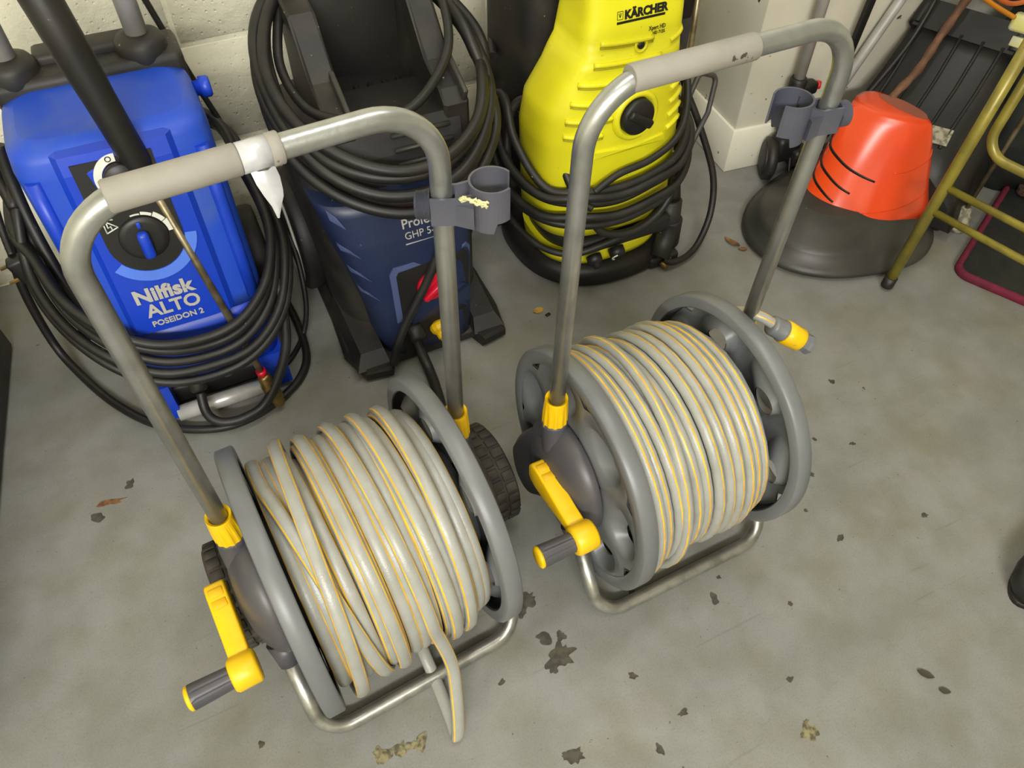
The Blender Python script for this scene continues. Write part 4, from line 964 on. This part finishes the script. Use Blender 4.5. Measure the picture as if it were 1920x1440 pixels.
# ------------------------------------------------------------------ tools behind the mower
tr = thing('lawn_trimmer', (1.39, 1.27, 0), 0, 'grey-shafted trimmer with black collar and small black wheel by the pillar', 'trimmer')
b = MB(); b.tube([(1.392, 1.272, .245), (1.394, 1.278, .95)], .0135, 16); b.done('shaft', 'tubel', tr)
b = MB(); b.tube([(1.391, 1.268, .110), (1.392, 1.270, .13), (1.392, 1.272, .262), (1.392, 1.272, .268)], [.014, .020, .021, .018], 20); b.box((1.425, 1.27, .235), (.05, .03, .03), bev=.006); b.done('collar', 'black', tr)
b = MB(); b.lathe([(.010, 0), (.010, .010), (.007, .013), (.0005, .013)], (1.450, 1.268, .238), (.7, -.7, .1), 16); b.done('release_button', 'redb', tr)
b = MB(); b.lathe([(.046, -.014), (.055, -.008), (.055, .008), (.046, .014), (.02, .016), (.0005, .016)], (1.362, 1.262, .0555), (.86, -.5, 0), 36); b.lathe([(.046, -.014), (.02, -.016), (.0005, -.016)], (1.362, 1.262, .0555), (.86, -.5, 0), 36); b.done('wheel', 'dusty', tr)
b = MB(); b.box((1.405, 1.262, .082), (.075, .05, .07), bev=.012); b.box((1.44, 1.255, .055), (.05, .07, .05), bev=.01); b.done('motor_head', 'black', tr)
hose_thing('wire_guard', 'bent black wire guard at the foot of the grey trimmer', fillet([(1.43, 1.27, .10), (1.40, 1.21, .012), (1.43, 1.15, .012), (1.49, 1.19, .06), (1.50, 1.24, .11)], .02, 5), .0035, 'black', 'guard', k=1)
b = MB(); b.tube([(1.462, 1.282, .0), (1.575, 1.272, .27), (1.80, 1.248, .81)], .0125, 14); tag(b.done('metal_pole', 'tubel'), 'light grey metal pole leaning on the cream wall behind the mower', 'pole')
b = MB(); b.box((1.537, 1.266, .45), (.024, .010, .90), M.Rotation(R(4), 3, 'Y'), .003); tag(b.done('black_lath', 'black'), 'flat black bar leaning on the cream wall left of the light grey pole', 'bar')
b = MB(); b.tube(crv([(1.118, 1.40, .02), (1.112, 1.395, .3), (1.104, 1.385, .45), (1.125, 1.40, .60), (1.15, 1.42, .85)], 6), .017, 14); tag(b.done('vacuum_pipe', 'tubed'), 'dark pipe standing between the yellow washer and the pillar', 'pipe')
bgm = thing('rubble_sack', (2.02, 1.03, 0), 0, 'black plastic sack standing behind the grass box', 'sack')
b = MB(); rs = []
for i, (z, r) in enumerate(((.0, .30), (.08, .34), (.28, .34), (.46, .31), (.56, .22), (.60, .10))):
    rs.append([(2.03 + .62 * r * cos(2 * pi * j / 40) * (1 + .05 * sin(5 * j * .157 + i)), 1.04 + .46 * r * sin(2 * pi * j / 40) * (1 + .05 * cos(7 * j * .157 + i)), z) for j in range(40)])
b.rings(rs); b.done('sack', 'matt', bgm)
cc = crv([(1.40, .995, .605), (1.516, 1.0, .547), (1.583, 1.0, .513), (1.652, .995, .480)], 8)
b = MB(); b.tube(cc, .0048, 10); tag(b.done('extension_cable', 'cordo'), 'orange cable running to the pale plug at the top edge', 'cable')
b = MB(); b.tube(crv([(1.50, 1.0, .57), (1.572, 1.0, .533), (1.616, 1.0, .514), (1.659, 1.0, .507), (1.72, 1.0, .51)], 8), .0048, 10); tag(b.done('extension_cable', 'cordr'), 'second orange cable above the first, nearest the top edge', 'cable')
pg = thing('cable_plug', (1.69, .99, .455), 0, 'pale yellow plastic plug on the orange cable', 'plug')
q = M.Rotation(R(28), 3, 'Z') @ M.Rotation(R(15), 3, 'Y')
b = MB(); b.box((1.690, .990, .462), (.056, .050, .034), q, .007); b.done('plug_body', 'plug', pg)
for k in range(3):
    b = MB(); b.box((1.672 + .014 * k, .975, .432 - .004 * k), (.007, .026, .020), q @ M.Rotation(R(-18 + 18 * k), 3, 'Z'), .002); b.done('fin', 'plug', pg)

# ------------------------------------------------------------------ folding stool, mats, pole, crate, shoe
sl = thing('folding_stool', (1.36, .79, 0), 0, 'olive gold tubular stool frame with dark rubber foot, cut off by the frame', 'stool')
A0, A1 = V((1.352, .790, .006)), V((1.428, .806, .66))
b = MB(); b.tube([A0 + (A1 - A0) * .03, A1], .0120, 18); b.done('leg', 'olive', sl)
b = MB(); b.tube([A0, A0 + (A1 - A0) * .005, A0 + (A1 - A0) * .042], [.0125, .0142, .0142], 18); b.done('rubber_foot', 'rubber', sl)
D = V((.115, -.46, 0))
b = MB(); b.tube([A0 + D + (A1 - A0) * .03, A1 + D], .0120, 18); b.done('leg', 'olive', sl)
b = MB(); b.tube([A0 + D, A0 + D + (A1 - A0) * .005, A0 + D + (A1 - A0) * .042], [.0125, .0142, .0142], 18); b.done('rubber_foot', 'rubber', sl)
for z in (.262, .205):
    f = z / .654; p = A0 + (A1 - A0) * f; b = MB(); b.tube([p, p + D], .0078, 14); b.done('cross_bar', 'olive', sl)
b = MB(); q0 = A0 + V((.070, .006, 0)); dd = (A1 - A0) / .654
b.tube(fillet([q0 + dd * .68, q0 + dd * .318, q0 + dd * .318 + D * 1.0, q0 + dd * .68 + D], .05, 10), .0100, 16); b.done('seat_hoop', 'olive', sl)
mt = thing('floor_mat', (1.75, .70, 0), 0, 'black vinyl mat with maroon bound edge under the olive gold stool', 'mat')
ex = V((.898, .440, 0)); ey = V((.306, -.952, 0)); o0 = V((1.521, .762, 0))
ey = V((ex.y, -ex.x, 0))
def rr_poly(x0, x1, y0, y1, r, n=7):
    P = []
    for cx, cy, a in ((x1 - r, y1 - r, 0), (x0 + r, y1 - r, 90), (x0 + r, y0 + r, 180), (x1 - r, y0 + r, 270)):
        for j in range(n + 1): t = R(a + 90 * j / n); P.append((cx + r * cos(t), cy + r * sin(t)))
    return P
b = MB(); b.prism(rr_poly(0.012, .74, .012, .50, .03), o0 + V((0, 0, .009)), ex, ey, -.008 if ex.cross(ey).z > 0 else .008); b.done('mat_sheet', 'matt', mt)
b = MB(); P = rr_poly(.008, .744, .008, .504, .034); b.tube([o0 + ex * p[0] + ey * p[1] + V((0, 0, .0085)) for p in P], .0115, 10, True, ry=.0080, up=(0, 0, 1)); b.done('bound_edge', 'maroon', mt)
b = MB(); b.prism(rr_poly(.40, .95, .03, .45, .02), o0 + V((0, 0, .030)), ex, ey, -.014 if ex.cross(ey).z > 0 else .014); tag(b.done('coir_mat', 'coir'), 'brown coir mat lying on the black vinyl mat', 'mat')
gp = thing('floor_pole', (1.68, .885, 0), 0, 'thin grey pole with a pale foot standing between mower and stool', 'pole')
b = MB(); b.tube([(1.668, .884, .05), (1.715, .885, .54)], .0055, 10); b.done('pole', 'steel', gp)
b = MB(); b.lathe([(.024, .0), (.026, .01), (.022, .035), (.014, .045), (.012, .060), (.006, .062)], (1.668, .884, 0), (.05, 0, 1), 18); b.done('pole_foot', 'label', gp)
b = MB(); b.tube([(1.61, .90, .018), (1.76, .96, .018)], .017, 12); tag(b.done('black_roller', 'black'), 'short black roller on the floor behind the olive gold stool leg', 'roller')
cr_ = thing('storage_crate', (-.680, 1.035, 0), R(-6.0), 'black crate at the left edge of the floor', 'crate')
b = MB(); b.box((0, 0, .19), (.33, .86, .38), bev=.012); b.done('crate_body', 'matt', cr_, False)
b = MB(); b.box((0, 0, .386), (.345, .88, .02), bev=.008); b.done('crate_lid', 'black', cr_, False)
sh_ = thing('shoe', (1.15, .12, 0), R(94), 'black shoe toe poking in at the right edge', 'shoe')
b = MB(); rs = []
for y, hw, h, z0 in ((-.005, .02, .040, .012), (.006, .034, .052, .010), (.03, .044, .066, .010), (.07, .050, .074, .010), (.12, .048, .086, .010), (.17, .040, .115, .010), (.22, .038, .120, .010), (.27, .036, .118, .010), (.285, .028, .110, .012)):
    rs.append([(hw * cos(2 * pi * j / 24), .14 - y, z0 + (h - z0) / 2 + (h - z0) / 2 * sin(2 * pi * j / 24)) for j in range(24)])
b.rings(rs); b.done('upper', 'shoe', sh_, False)
b = MB(); rs = []
for z in (.0, .012):
    rs.append([(-.012 * 0 + p[0], p[1], z) for p in [((.052 if abs(sin(t)) < 2 else 0) * cos(t) * (1 - .16 * (sin(t) < 0)), .0 + .150 * sin(t)) for t in [2 * pi * j / 40 for j in range(40)]]])
b.rings(rs); b.done('sole', 'black', sh_, False)

# ------------------------------------------------------------------ bits of leaf litter
def leaf(name, m, x, y, L, W, rot, label, curl=.35, cat='leaf', group=None):
    n = 8; vs = []; fs = []
    for i in range(n + 1):
        f = i / n; w_ = W * sin(pi * min(1, max(.03, f))) ** .7 / 2 * random.uniform(.85, 1.1)
        for j in (-1, 0, 1): vs.append((L * (f - .5), j * w_, .0015 + curl * L * .10 * (abs(j) + (2 * f - 1) ** 2)))
    for i in range(n):
        for j in range(2): a_ = i * 3 + j; fs.append((a_, a_ + 1, a_ + 4, a_ + 3))
    k = len(vs); vs += [(p[0], p[1], p[2] - .0008) for p in vs]; fs += [tuple(q + k for q in f[::-1]) for f in fs]
    b = MB(); b.X = M.Translation((x, y, 0)) @ M.Rotation(rot, 4, 'Z'); b.add(vs, fs); o = b.done(name, m); return tag(o, label, cat, group)
leaf('dry_leaf', 'leafy', .589, 1.063, .026, .019, .1, 'tan dry leaf on the floor between navy and yellow washers')
leaf('dry_leaf', 'leafb', 1.122, 1.070, .042, .018, -1.2, 'brown curled leaf scrap right of the yellow washer', .8)
leaf('dry_leaf', 'leafd', .779, .084, .026, .012, -.9, 'dark pointed leaf low on the right-hand floor, larger of two')
leaf('dry_leaf', 'leafd', .787, .052, .018, .010, -.7, 'small dark leaf just below the larger dark leaf')
leaf('dry_leaf', 'leafb', 1.132, 1.040, .022, .014, -.4, 'small brown scrap nearest the camera beside the curled leaf', .8)
b = MB(); b.box((.602, 1.042, .002), (.012, .007, .003), M.Rotation(.2, 3, 'Z'), .0008, seg=1); tag(b.done('plastic_scrap', 'blackp'), 'tiny black scrap under the tan dry leaf', 'scrap')
b = MB(); b.rings([blob(-.025, .430, .006, 7, 1.4) and [(p[0], p[1], z) for p in blob(-.0, .0, .006, 7, 1.4)] for z in (0, .003)]) ; b.bm.clear()
tw = crv([(.166 + .0, 0, 0), (.172, -.012, .004), (.178, -.016, .001), (.186, -.019, -.004)], 4)
for f in range(4):
    q = [r1.location + M.Rotation(.0768, 3, 'Z') @ V((p.x + .008 + random.uniform(-.002, .002), p.y - .001 + random.uniform(-.001, .001), .752 + p.z + random.uniform(-.002, .002) - .004 * f * .3)) for p in tw]
    b.tube(q, .0013, 5)
tag(b.done('twine_scrap', 'frond'), 'frayed pale twine caught on the clip of the nearer reel', 'twine')
